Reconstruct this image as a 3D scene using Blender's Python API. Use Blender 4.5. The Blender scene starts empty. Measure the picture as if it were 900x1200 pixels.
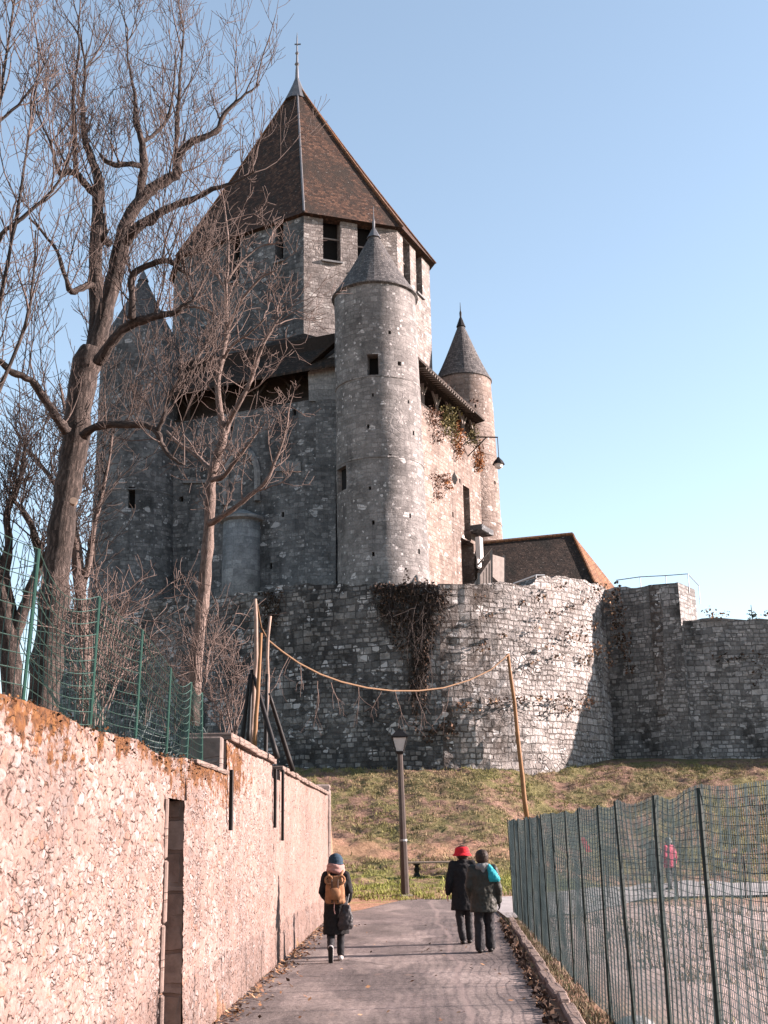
import bpy, bmesh, math, random
import numpy as np
from mathutils import Vector, Matrix, Euler

random.seed(7); RNG = np.random.default_rng(7)
scene = bpy.context.scene
COL = scene.collection
R = math.radians

# ------------------------------------------------------------------ camera
F_PX, CAM_H = 1400.0, 1.9
TH, ROLL = math.atan(383 / F_PX), 0.018
cT, sT = math.cos(TH), math.sin(TH)
_R, _U, _F = Vector((1, 0, 0)), Vector((0, -sT, cT)), Vector((0, cT, sT))
_R2 = math.cos(ROLL) * _R - math.sin(ROLL) * _U
_U2 = math.sin(ROLL) * _R + math.cos(ROLL) * _U
cam_d = bpy.data.cameras.new('camera'); cam = bpy.data.objects.new('camera', cam_d); COL.objects.link(cam)
cam.matrix_world = Matrix.Translation((0, 0, CAM_H)) @ Matrix((_R2, _U2, -_F)).transposed().to_4x4()
cam_d.sensor_fit = 'VERTICAL'; cam_d.sensor_height = 36; cam_d.lens = 36 * F_PX / 1200
cam_d.clip_start = 0.1; cam_d.clip_end = 6000
scene.camera = cam

# ------------------------------------------------------------------ world, sun, exposure
SUN_EL, SUN_AZ = 20.0, 6.0            # azimuth measured from +X towards +Y
w = bpy.data.worlds.new('World'); scene.world = w; w.use_nodes = True
wn = w.node_tree; bg = wn.nodes['Background']
sky = wn.nodes.new('ShaderNodeTexSky'); sky.sky_type = 'NISHITA'; sky.sun_disc = False
sky.sun_elevation = R(SUN_EL); sky.sun_rotation = R(90 - SUN_AZ)
sky.air_density = 1.0; sky.dust_density = 0.15; sky.ozone_density = 0.9; sky.altitude = 100
hs = wn.nodes.new('ShaderNodeHueSaturation'); hs.inputs['Saturation'].default_value = 0.87
wn.links.new(sky.outputs[0], hs.inputs['Color']); tn = wn.nodes.new('ShaderNodeMix'); tn.data_type = 'RGBA'; tn.blend_type = 'MULTIPLY'; tn.inputs[0].default_value = 1; tn.inputs[7].default_value = (.95, .99, 1.0, 1)
gm = wn.nodes.new('ShaderNodeGamma'); gm.inputs[1].default_value = .84
wn.links.new(hs.outputs[0], gm.inputs[0]); wn.links.new(gm.outputs[0], tn.inputs[6]); wn.links.new(tn.outputs[2], bg.inputs['Color'])
bg.inputs['Strength'].default_value = 0.077
sun_d = bpy.data.lights.new('sun', 'SUN'); sun = bpy.data.objects.new('sun', sun_d); COL.objects.link(sun)
sd = Vector((math.cos(R(SUN_EL)) * math.cos(R(SUN_AZ)), math.cos(R(SUN_EL)) * math.sin(R(SUN_AZ)), math.sin(R(SUN_EL))))
sun.rotation_euler = sd.to_track_quat('Z', 'Y').to_euler(); sun.location = (60, 10, 60)
sun_d.energy = 5.0; sun_d.angle = R(0.6); sun_d.color = (1.0, 0.815, 0.75)
scene.view_settings.view_transform = 'Standard'; scene.view_settings.look = 'None'
scene.view_settings.exposure = 2.27; scene.view_settings.gamma = 1.0
scene.cycles.max_bounces = 5; scene.cycles.use_denoising = True

# ------------------------------------------------------------------ measuring helpers (photo pixel -> place)
def ray(px, py):
    x, y = (px - 450) / F_PX, (600 - py) / F_PX
    x, y = math.cos(ROLL) * x + math.sin(ROLL) * y, -math.sin(ROLL) * x + math.cos(ROLL) * y
    return Vector((x, cT - y * sT, sT + y * cT))
def P(px, py, Y):
    d = ray(px, py); t = Y / d.y; return Vector((d.x * t, Y, CAM_H + d.z * t))
def PZ(px, py, z):
    d = ray(px, py); t = (z - CAM_H) / d.z; return Vector((d.x * t, d.y * t, z))
def PP(px, py, p0, n):                       # on a plane
    d = ray(px, py); o = Vector((0, 0, CAM_H)); t = (Vector(p0) - o).dot(n) / d.dot(n); return o + d * t

# ------------------------------------------------------------------ value noise (numpy)
def _hash(ix, iy, iz, s):
    h = (ix * 374761393 + iy * 668265263 + iz * 2147483647 + s * 974634533) & 0x7fffffff
    h = ((h ^ (h >> 13)) * 1274126177) & 0x7fffffff
    return ((h ^ (h >> 16)) & 0xffff) / 65535.0
def vnoise(x, y, z=0.0, s=0):
    x, y, z = np.broadcast_arrays(np.asarray(x, float), np.asarray(y, float), np.asarray(z, float))
    ix, iy, iz = np.floor(x).astype(np.int64), np.floor(y).astype(np.int64), np.floor(z).astype(np.int64)
    fx, fy, fz = x - ix, y - iy, z - iz
    fx, fy, fz = fx * fx * (3 - 2 * fx), fy * fy * (3 - 2 * fy), fz * fz * (3 - 2 * fz)
    o = 0
    for a in (0, 1):
        for b in (0, 1):
            for c in (0, 1):
                wgt = (fx if a else 1 - fx) * (fy if b else 1 - fy) * (fz if c else 1 - fz)
                o = o + wgt * _hash(ix + a, iy + b, iz + c, s)
    return o
def fbm(x, y, z=0.0, s=0, o=4):
    t, a, n = 0, 1.0, 0
    for k in range(o):
        t = t + a * vnoise(np.asarray(x) * 2**k, np.asarray(y) * 2**k, np.asarray(z) * 2**k, s + k); n += a; a *= .5
    return t / n
def sm(a, b, x):
    t = np.clip((np.asarray(x, float) - a) / (b - a), 0, 1); return t * t * (3 - 2 * t)

# ------------------------------------------------------------------ mesh helpers
class MB:
    def __init__(s): s.v, s.f, s.uv, s.col = [], [], [], []
    def add(s, vs, fs, uvs=None, col=None):
        b = len(s.v); s.v += [tuple(v) for v in vs]
        for i, f in enumerate(fs):
            s.f.append(tuple(b + k for k in f))
            s.uv.append(uvs[i] if uvs else None); s.col.append(col)
    def quad(s, a, b, c, d, uv=None, col=None):
        a, b, c, d = Vector(a), Vector(b), Vector(c), Vector(d)
        if uv is None:
            W, Hh = (b - a).length, (d - a).length; uv = [(0, 0), (W, 0), (W, Hh), (0, Hh)]
        s.add([a, b, c, d], [(0, 1, 2, 3)], [uv], col)
    def box(s, c, size, rot=None, bev=0.0):
        x, y, z = [k / 2 for k in size]; c = Vector(c)
        M = rot if isinstance(rot, Matrix) else (Matrix.Rotation(rot, 3, 'Z') if rot else Matrix.Identity(3))
        if bev <= 0:
            pts = [(-x, -y, -z), (x, -y, -z), (x, y, -z), (-x, y, -z), (-x, -y, z), (x, -y, z), (x, y, z), (-x, y, z)]
            fs = [(0, 3, 2, 1), (4, 5, 6, 7), (0, 1, 5, 4), (1, 2, 6, 5), (2, 3, 7, 6), (3, 0, 4, 7)]
        else:
            bm = bmesh.new(); bmesh.ops.create_cube(bm, size=1)
            for v in bm.verts: v.co = Vector((v.co.x * size[0], v.co.y * size[1], v.co.z * size[2]))
            bmesh.ops.bevel(bm, geom=bm.edges[:], offset=bev, segments=1, affect='EDGES')
            bm.verts.index_update()
            pts = [tuple(v.co) for v in bm.verts]; fs = [tuple(v.index for v in f.verts) for f in bm.faces]; bm.free()
        vs = [c + M @ Vector(p) for p in pts]
        uvs = []
        for f in fs:
            p = [Vector(pts[k]) for k in f]; n = (p[1] - p[0]).cross(p[2] - p[0])
            ax = max(range(3), key=lambda i: abs(n[i])); o = [i for i in range(3) if i != ax]
            uvs.append([(q[o[0]], q[o[1]]) for q in p])
        s.add(vs, fs, uvs)
    def bar(s, a, b, w_, h_, up=(0, 0, 1)):
        a, b = Vector(a), Vector(b); d = b - a; L = d.length; d.normalize()
        x = d.cross(Vector(up))
        if x.length < 1e-4: x = d.cross(Vector((0, 1, 0)))
        x.normalize(); y = x.cross(d)
        s.box((a + b) / 2, (w_, L, h_), Matrix((x, d, y)).transposed())
    def tube(s, pts, rads, n=6, cap=True):
        pts = [Vector(p) for p in pts]; k = len(pts)
        if not hasattr(rads, '__len__'): rads = [rads] * k
        t0 = (pts[1] - pts[0]).normalized(); ref = Vector((0, 0, 1)) if abs(t0.z) < .9 else Vector((1, 0, 0))
        x = t0.cross(ref).normalized(); vs = []; L = 0; us = []
        for i in range(k):
            t = (pts[min(i + 1, k - 1)] - pts[max(i - 1, 0)]).normalized()
            x = (x - t * x.dot(t)).normalized(); y = t.cross(x)
            if i: L += (pts[i] - pts[i - 1]).length
            us.append(L)
            for j in range(n):
                a = 2 * math.pi * j / n; vs.append(pts[i] + (x * math.cos(a) + y * math.sin(a)) * rads[i])
        fs, uv = [], []
        for i in range(k - 1):
            for j in range(n):
                j2 = (j + 1) % n; fs.append((i * n + j, i * n + j2, (i + 1) * n + j2, (i + 1) * n + j))
                c_ = 2 * math.pi * rads[i] / n
                uv.append([(j * c_, us[i]), ((j + 1) * c_, us[i]), ((j + 1) * c_, us[i + 1]), (j * c_, us[i + 1])])
        if cap:
            fs.append(tuple(range(n - 1, -1, -1))); uv.append([(0, 0)] * n)
            fs.append(tuple((k - 1) * n + j for j in range(n))); uv.append([(0, 0)] * n)
        s.add(vs, fs, uv)
    def lathe(s, prof, c=(0, 0, 0), n=16, axis=None, sx=1, sy=1):
        c = Vector(c); vs = []
        for (r, z) in prof:
            for j in range(n):
                a = 2 * math.pi * j / n
                o = axis(z) if axis else (0, 0)
                vs.append(c + Vector((o[0] + r * math.cos(a) * sx, o[1] + r * math.sin(a) * sy, z)))
        fs, uv = [], []
        for i in range(len(prof) - 1):
            for j in range(n):
                j2 = (j + 1) % n; fs.append((i * n + j, i * n + j2, (i + 1) * n + j2, (i + 1) * n + j))
                r0 = max(prof[0][0], prof[-1][0], .01); cc = 2 * math.pi * r0 / n
                L0 = sum(math.dist(prof[q], prof[q + 1]) for q in range(i)); L1 = L0 + math.dist(prof[i], prof[i + 1])
                uv.append([(j * cc, L0), ((j + 1) * cc, L0), ((j + 1) * cc, L1), (j * cc, L1)])
        fs.append(tuple(range(n - 1, -1, -1))); uv.append([(0, 0)] * n)
        m = len(prof) - 1
        fs.append(tuple(m * n + j for j in range(n))); uv.append([(0, 0)] * n)
        s.add(vs, fs, uv)
    def build(s, name, mat, parent=None, smooth=False):
        me = bpy.data.meshes.new(name); me.from_pydata(s.v, [], s.f)
        ul = me.uv_layers.new(name='UVMap'); k = 0; flat = np.zeros(len(me.loops) * 2)
        for f, uv in zip(s.f, s.uv):
            if uv:
                for q, (a, b) in enumerate(uv): flat[2 * (k + q)] = a; flat[2 * (k + q) + 1] = b
            k += len(f)
        ul.data.foreach_set('uv', flat)
        if any(c is not None for c in s.col):
            ca = me.color_attributes.new('Col', 'FLOAT_COLOR', 'CORNER'); arr = []
            for f, c in zip(s.f, s.col): arr += list((*(c or (1, 1, 1)), 1)) * len(f)
            ca.data.foreach_set('color', arr)
        if smooth: me.polygons.foreach_set('use_smooth', [True] * len(me.polygons))
        me.materials.append(mat); me.update()
        o = bpy.data.objects.new(name, me); COL.objects.link(o)
        if parent: o.parent = parent
        return o
def tag(o, label=None, cat=None, group=None, kind=None):
    if label: o['label'] = label
    if cat: o['category'] = cat
    if group: o['group'] = group
    if kind: o['kind'] = kind
    return o
def empty(name, label, cat, loc=(0, 0, 0), group=None):
    o = bpy.data.objects.new(name, None); o.empty_display_size = .2; COL.objects.link(o); o.location = loc
    return tag(o, label, cat, group)
def put(part, parent):                        # parent a part modelled in world space
    part.parent = parent
    part.matrix_parent_inverse = Matrix.Translation(parent.location).inverted()
    return part
def raw_mesh(name, v, f, mat, col=None, smooth=False):      # numpy verts, equal-size faces
    me = bpy.data.meshes.new(name); v = np.asarray(v, float); f = np.asarray(f)
    me.vertices.add(len(v)); me.vertices.foreach_set('co', v.ravel())
    k = f.shape[1]; me.loops.add(f.size); me.loops.foreach_set('vertex_index', f.ravel().astype(np.int32))
    me.polygons.add(len(f)); me.polygons.foreach_set('loop_start', (np.arange(len(f)) * k).astype(np.int32))
    me.polygons.foreach_set('loop_total', np.full(len(f), k, np.int32))
    if col is not None:
        ca = me.color_attributes.new('Col', 'FLOAT_COLOR', 'CORNER')
        c = np.repeat(np.c_[col, np.ones(len(col))], k, axis=0); ca.data.foreach_set('color', c.ravel())
    if smooth: me.polygons.foreach_set('use_smooth', np.ones(len(f), bool))
    me.update(calc_edges=True); me.validate(); me.materials.append(mat)
    o = bpy.data.objects.new(name, me); COL.objects.link(o); return o
def surf(mb, fn, us, vs, ops=(), back=None):
    """front sheet fn(u,v,d); openings (u0,u1,v0,v1,depth) cut through with reveals; back panels go to list"""
    us, vs = list(us), list(vs)
    for o in ops: us += [o[0], o[1]]; vs += [o[2], o[3]]
    def uniq(a):
        a = sorted(a); r = [a[0]]
        for x in a[1:]:
            if x - r[-1] > 1e-3: r.append(x)
        return r
    us, vs = uniq(us), uniq(vs)
    pts = [fn(u, v, 0) for v in vs for u in us]; n = len(us); fs, uv = [], []
    for j in range(len(vs) - 1):
        for i in range(n - 1):
            uc, vc = (us[i] + us[i + 1]) / 2, (vs[j] + vs[j + 1]) / 2
            if any(o[0] < uc < o[1] and o[2] < vc < o[3] for o in ops): continue
            fs.append((j * n + i, j * n + i + 1, (j + 1) * n + i + 1, (j + 1) * n + i))
            uv.append([(us[i], vs[j]), (us[i + 1], vs[j]), (us[i + 1], vs[j + 1]), (us[i], vs[j + 1])])
    mb.add(pts, fs, uv)
    for (a, b, c, d, dep) in ops:
        q = lambda u, v, k: fn(u, v, k)
        mb.quad(q(a, c, 0), q(a, c, dep), q(a, d, dep), q(a, d, 0)); mb.quad(q(b, c, dep), q(b, c, 0), q(b, d, 0), q(b, d, dep))
        mb.quad(q(a, c, 0), q(b, c, 0), q(b, c, dep), q(a, c, dep)); mb.quad(q(a, d, dep), q(b, d, dep), q(b, d, 0), q(a, d, 0))
        if back is not None: back.append([q(a, c, dep), q(b, c, dep), q(b, d, dep), q(a, d, dep)])
def lin(a, b, step):
    n = max(1, int(round((b - a) / step))); return [a + (b - a) * i / n for i in range(n + 1)]

# ------------------------------------------------------------------ materials
class N:
    def __init__(s, name):
        s.m = bpy.data.materials.new(name); s.m.use_nodes = True; s.t = s.m.node_tree
        s.b = s.t.nodes['Principled BSDF']; s.b.inputs['Roughness'].default_value = .9
        s.b.inputs['Specular IOR Level'].default_value = .2
    def n(s, typ, ins=None, **props):
        nd = s.t.nodes.new('ShaderNode' + typ)
        for k, v in props.items(): setattr(nd, k, v)
        for k, v in (ins or {}).items(): s.set(nd.inputs[k], v)
        return nd
    def set(s, sock, v):
        if isinstance(v, bpy.types.NodeSocket): s.t.links.new(v, sock)
        elif isinstance(v, (tuple, list)) and len(v) == 3 and sock.type == 'RGBA': sock.default_value = (*v, 1)
        else: sock.default_value = v
    def noise(s, vec, scale, detail=4, rough=.6): return s.n('TexNoise', {'Vector': vec, 'Scale': scale, 'Detail': detail, 'Roughness': rough})
    def ramp(s, fac, stops, interp='LINEAR'):
        r = s.n('ValToRGB', {'Fac': fac}); e = r.color_ramp.elements; r.color_ramp.interpolation = interp
        for i, (p, c) in enumerate(stops):
            el = e[i] if i < 2 else e.new(p)
            el.position = p; el.color = (*c, 1) if hasattr(c, '__len__') else (c, c, c, 1)
        return r.outputs['Color']
    def mix(s, fac, a, b, mode='MIX'):
        m = s.n('Mix', data_type='RGBA', blend_type=mode)
        s.set(m.inputs[0], fac); s.set(m.inputs[6], a); s.set(m.inputs[7], b); return m.outputs[2]
    def math(s, op, a, b=0.0, c=None):
        m = s.n('Math', operation=op); s.set(m.inputs[0], a); s.set(m.inputs[1], b)
        if c is not None: s.set(m.inputs[2], c)
        return m.outputs[0]
    def vmath(s, op, a, b):
        m = s.n('VectorMath', operation=op); s.set(m.inputs[0], a)
        if op == 'SCALE': s.set(m.inputs[3], b)
        else: s.set(m.inputs[1], b)
        return m.outputs[0]
    def uv(s): return s.n('UVMap').outputs[0]
    def obj(s): return s.n('TexCoord').outputs['Object']
    def mapv(s, vec, sc): return s.n('Mapping', {'Vector': vec, 'Scale': sc}).outputs[0]
    def bump(s, h, dist=.02, st=1.0):
        b = s.n('Bump', {'Height': h, 'Distance': dist, 'Strength': st}); s.t.links.new(b.outputs[0], s.b.inputs['Normal'])
    def col(s, c): s.set(s.b.inputs['Base Color'], c)
    def warp(s, vec, scale, amt):
        nz = s.noise(vec, scale, 3); d = s.vmath('SUBTRACT', nz.outputs['Color'], (.5, .5, .5)); return s.vmath('ADD', vec, s.vmath('SCALE', d, amt))

def plain(name, c, rough=.8, var=.25, scale=8, metal=0, bump=0.0):
    k = N(name); v = k.obj(); nz = k.noise(v, scale, 5)
    k.col(k.mix(1.0, c, k.ramp(nz.outputs['Fac'], [(.25, 1 - var), (.75, 1 + var)]), 'MULTIPLY'))
    k.b.inputs['Roughness'].default_value = rough; k.b.inputs['Metallic'].default_value = metal
    if bump: k.bump(nz.outputs['Fac'], bump)
    return k.m

def masonry(name, bw, rh, lo, mid, hi, mortar, stain=(.08, .08, .08), st=(.5, .62), stain_s=.16, white=.0, dist=.05, ms=.022, warp=.1, rubble=None, top_moss=None, streak=.35, wcol=(.62, .6, .56), jc=1.0, dots=.0, udark=None):
    """coursed rubble: uneven rows of stones with their own tints, worn joints, lichen and dark weathering"""
    k = N(name); uv = k.uv(); u2 = k.warp(k.warp(uv, 2.2, warp), .45, warp * 3)
    br = k.n('TexBrick', {'Vector': u2, 'Color1': (0, 0, 0), 'Color2': (1, 1, 1), 'Mortar': (.4, .4, .4), 'Scale': 1.0, 'Mortar Size': ms, 'Mortar Smooth': .35,
                          'Brick Width': bw, 'Row Height': rh}, offset=.43, squash=.8, squash_frequency=3)
    b2 = k.n('TexBrick', {'Vector': k.vmath('ADD', u2, (.13, .07, 0)), 'Color1': (0, 0, 0), 'Color2': (1, 1, 1), 'Mortar': (.4, .4, .4), 'Scale': 1.0, 'Mortar Size': ms * .8, 'Mortar Smooth': .4,
                          'Brick Width': bw * 1.55, 'Row Height': rh * 1.5}, offset=.37, squash=.7, squash_frequency=2)
    bsel = k.ramp(k.noise(k.mapv(uv, (.5, 1, 1)), .62, 4).outputs['Fac'], [(.5, 0), (.54, 1)])
    bcol, bfac = k.mix(bsel, br.outputs['Color'], b2.outputs['Color']), k.mix(bsel, br.outputs['Fac'], b2.outputs['Fac'])
    vo = k.n('TexVoronoi', {'Vector': k.mapv(u2, (1 / bw / .9, 1 / rh / .9, 1)), 'Scale': 1.0, 'Randomness': 1.0})
    ve = k.n('TexVoronoi', {'Vector': k.mapv(u2, (1 / bw / .9, 1 / rh / .9, 1)), 'Scale': 1.0, 'Randomness': 1.0}, feature='DISTANCE_TO_EDGE')
    sep = k.n('SeparateColor', {'Color': vo.outputs['Color']}).outputs[0]
    area = k.ramp(k.noise(uv, .31, 4).outputs['Fac'], [(.54, 0), (.62, 1)]) if rubble is None else rubble
    rnd = k.mix(area, bcol, sep)
    vj = k.ramp(ve.outputs['Distance'], [(.03, .8), (.14, 0)])
    joint = k.mix(area, bfac, vj)
    fine = k.noise(u2, 9, 6, .7).outputs['Fac']; mid_n = k.noise(uv, 1.3, 5, .65).outputs['Fac']
    c = k.ramp(rnd, [(0, lo), (.5, mid), (1, hi)])
    c = k.mix(1.0, c, k.ramp(fine, [(.25, .62), (.75, 1.3)]), 'MULTIPLY')
    jm = k.math('MULTIPLY', k.math('MULTIPLY', joint, k.ramp(mid_n, [(.3, .2), (.6, 1)])), jc)
    rnd0 = rnd
    c = k.mix(jm, c, mortar)
    # lichen-darkened zones with a shape of their own, streaked downwards
    s1 = k.noise(k.mapv(uv, (1, streak, 1)), stain_s * 2.2, 8, .68).outputs['Fac']
    if udark:
        s1 = k.math('ADD', s1, k.n('MapRange', {'Value': k.n('SeparateXYZ', {'Vector': uv}).outputs[0], 'From Min': 0.0, 'From Max': udark, 'To Min': .17, 'To Max': 0.0}).outputs[0])  # fades the neighbouring stretch's painted shade in from the wall's start
    sf = k.ramp(s1, [(st[0], 0), (st[1], 1)])
    sf2 = k.math('MULTIPLY', sf, k.ramp(rnd, [(.2, 1), (.85, .55)]))
    c = k.mix(k.math('MULTIPLY', sf2, .88), c, k.mix(1.0, stain, k.ramp(fine, [(.3, .6), (.75, 1.5)]), 'MULTIPLY'))
    rn_ = k.noise(k.mapv(uv, (1.1, .07, 1)), 1.0, 6, .7).outputs['Fac']; rb_ = k.noise(uv, .2, 3).outputs['Fac']
    c = k.mix(k.math('MULTIPLY', k.ramp(rn_, [(.5, 0), (.66, .75)]), k.ramp(rb_, [(.4, .15), (.6, 1)])), c, k.mix(1.0, c, (.34, .34, .35), 'MULTIPLY'))
    c = k.mix(1.0, c, k.ramp(k.noise(uv, .55, 7, .72).outputs['Fac'], [(.32, .68), (.5, 1.0), (.68, 1.3)]), 'MULTIPLY')
    if white > 0:
        wv = k.n('TexVoronoi', {'Vector': k.warp(uv, 3, .3), 'Scale': 2.6, 'Randomness': 1.0})
        wm = k.math('LESS_THAN', wv.outputs['Distance'], .17)
        wm = k.math('MULTIPLY', wm, k.ramp(k.noise(uv, .5, 4).outputs['Fac'], [(.42, 0), (.56, 1)]))
        ws = k.n('SeparateColor', {'Color': k.n('TexVoronoi', {'Vector': k.mapv(u2, (1 / bw, 1 / rh, 1)), 'Scale': 1.0}).outputs['Color']}).outputs[1]
        wm = k.math('MAXIMUM', wm, k.math('MULTIPLY', k.math('GREATER_THAN', ws, 1 - white), k.math('SUBTRACT', 1.0, joint)))
        c = k.mix(k.math('MULTIPLY', wm, .8), c, wcol)
    if dots > 0:
        dv = k.n('TexVoronoi', {'Vector': k.warp(uv, 6, .15), 'Scale': 3.4, 'Randomness': 1.0})
        dr = k.n('SeparateColor', {'Color': dv.outputs['Color']}).outputs[2]
        dm = k.math('LESS_THAN', dv.outputs['Distance'], k.math('MULTIPLY', dr, .3))
        dm = k.math('MULTIPLY', dm, k.ramp(k.noise(uv, .45, 5, .7).outputs['Fac'], [(.47, 0), (.58, 1)]))
        c = k.mix(k.math('MULTIPLY', dm, dots), c, wcol)
    if top_moss:
        c = top_moss(k, uv, c, fine)
    k.col(c)
    h = k.math('ADD', k.math('MULTIPLY', k.math('SUBTRACT', 1.0, joint), .7 * jc), k.math('ADD', k.math('MULTIPLY', fine, .55), k.math('MULTIPLY', rnd, .35)))
    k.bump(h, dist)
    return k.m

M = {}
M['keep'] = masonry('keep_shaded_stone', .42, .24, (.075, .08, .085), (.11, .115, .12), (.165, .169, .173), (.085, .088, .09), stain=(.026, .028, .03), st=(.42, .6), white=.02, dist=.05, wcol=(.3, .31, .32), jc=.5, dots=.8)  # mossy-dark stone, made darker and cooler: its shade is put into the colour
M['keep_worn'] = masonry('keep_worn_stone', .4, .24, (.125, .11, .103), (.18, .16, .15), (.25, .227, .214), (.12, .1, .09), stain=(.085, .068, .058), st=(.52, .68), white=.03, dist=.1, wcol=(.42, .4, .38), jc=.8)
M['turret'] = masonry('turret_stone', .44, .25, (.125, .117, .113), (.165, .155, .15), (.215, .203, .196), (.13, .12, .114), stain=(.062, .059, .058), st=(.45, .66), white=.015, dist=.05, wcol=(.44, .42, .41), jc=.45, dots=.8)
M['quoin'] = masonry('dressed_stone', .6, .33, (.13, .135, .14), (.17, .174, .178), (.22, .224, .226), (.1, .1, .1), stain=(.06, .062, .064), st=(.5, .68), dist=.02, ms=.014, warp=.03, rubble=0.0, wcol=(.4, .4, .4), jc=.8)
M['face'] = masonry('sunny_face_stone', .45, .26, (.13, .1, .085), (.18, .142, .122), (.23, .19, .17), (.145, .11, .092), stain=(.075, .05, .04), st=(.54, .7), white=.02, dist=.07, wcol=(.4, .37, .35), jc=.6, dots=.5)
M['chem'] = masonry('curtain_wall_shaded_stone', .36, .235, (.06, .06, .061), (.125, .125, .124), (.24, .238, .234), (.04, .039, .039), stain=(.018, .018, .0185), st=(.44, .57), stain_s=.13, white=.09, dist=.09, ms=.035, streak=.55, wcol=(.36, .365, .37), jc=.8)  # darker stone for the shaded stretch, shade put into its colour
M['bast'] = masonry('bastion_sunlit_stone', .38, .26, (.185, .168, .158), (.265, .247, .235), (.345, .33, .318), (.075, .066, .06), stain=(.045, .036, .031), st=(.53, .68), stain_s=.3, white=.05, dist=.15, ms=.04, warp=.14, wcol=(.46, .45, .44), udark=5.0)  # paler stone for the sunlit stretch, sunlight put into its colour
M['rwall'] = masonry('dark_wall_stone', .36, .22, (.1, .097, .095), (.175, .169, .164), (.28, .27, .262), (.055, .053, .051), stain=(.024, .023, .022), st=(.48, .6), stain_s=.15, white=.06, dist=.07, ms=.03, wcol=(.33, .32, .31), jc=.8, dots=.5)
def moss(k, uv, c, fine):
    s = k.n('SeparateXYZ', {'Vector': uv}); v = s.outputs[1]; u = s.outputs[0]
    nz = k.noise(uv, 3.2, 7, .72).outputs['Fac']; big = k.noise(uv, .7, 3).outputs['Fac']
    hgt = k.math('MULTIPLY', k.n('MapRange', {'Value': v, 'From Min': 1.9, 'From Max': 2.7, 'To Min': 0.0, 'To Max': .34}).outputs[0], k.ramp(big, [(.3, .25), (.55, 1)]))
    near = k.n('MapRange', {'Value': u, 'From Min': 16.0, 'From Max': 19.0, 'To Min': 1.0, 'To Max': 0.0}).outputs[0]
    f = k.ramp(k.math('ADD', nz, k.math('MULTIPLY', hgt, near)), [(.735, 0), (.79, 1)])
    mc = k.ramp(k.noise(uv, 14, 4).outputs['Fac'], [(.3, (.022, .013, .008)), (.5, (.085, .035, .013)), (.7, (.14, .066, .022))])
    c = k.mix(f, c, mc)
    spots = k.ramp(k.noise(uv, 6, 3).outputs['Fac'], [(.66, 0), (.7, 1)])
    return k.mix(k.math('MULTIPLY', spots, .6), c, (.17, .08, .042))
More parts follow.
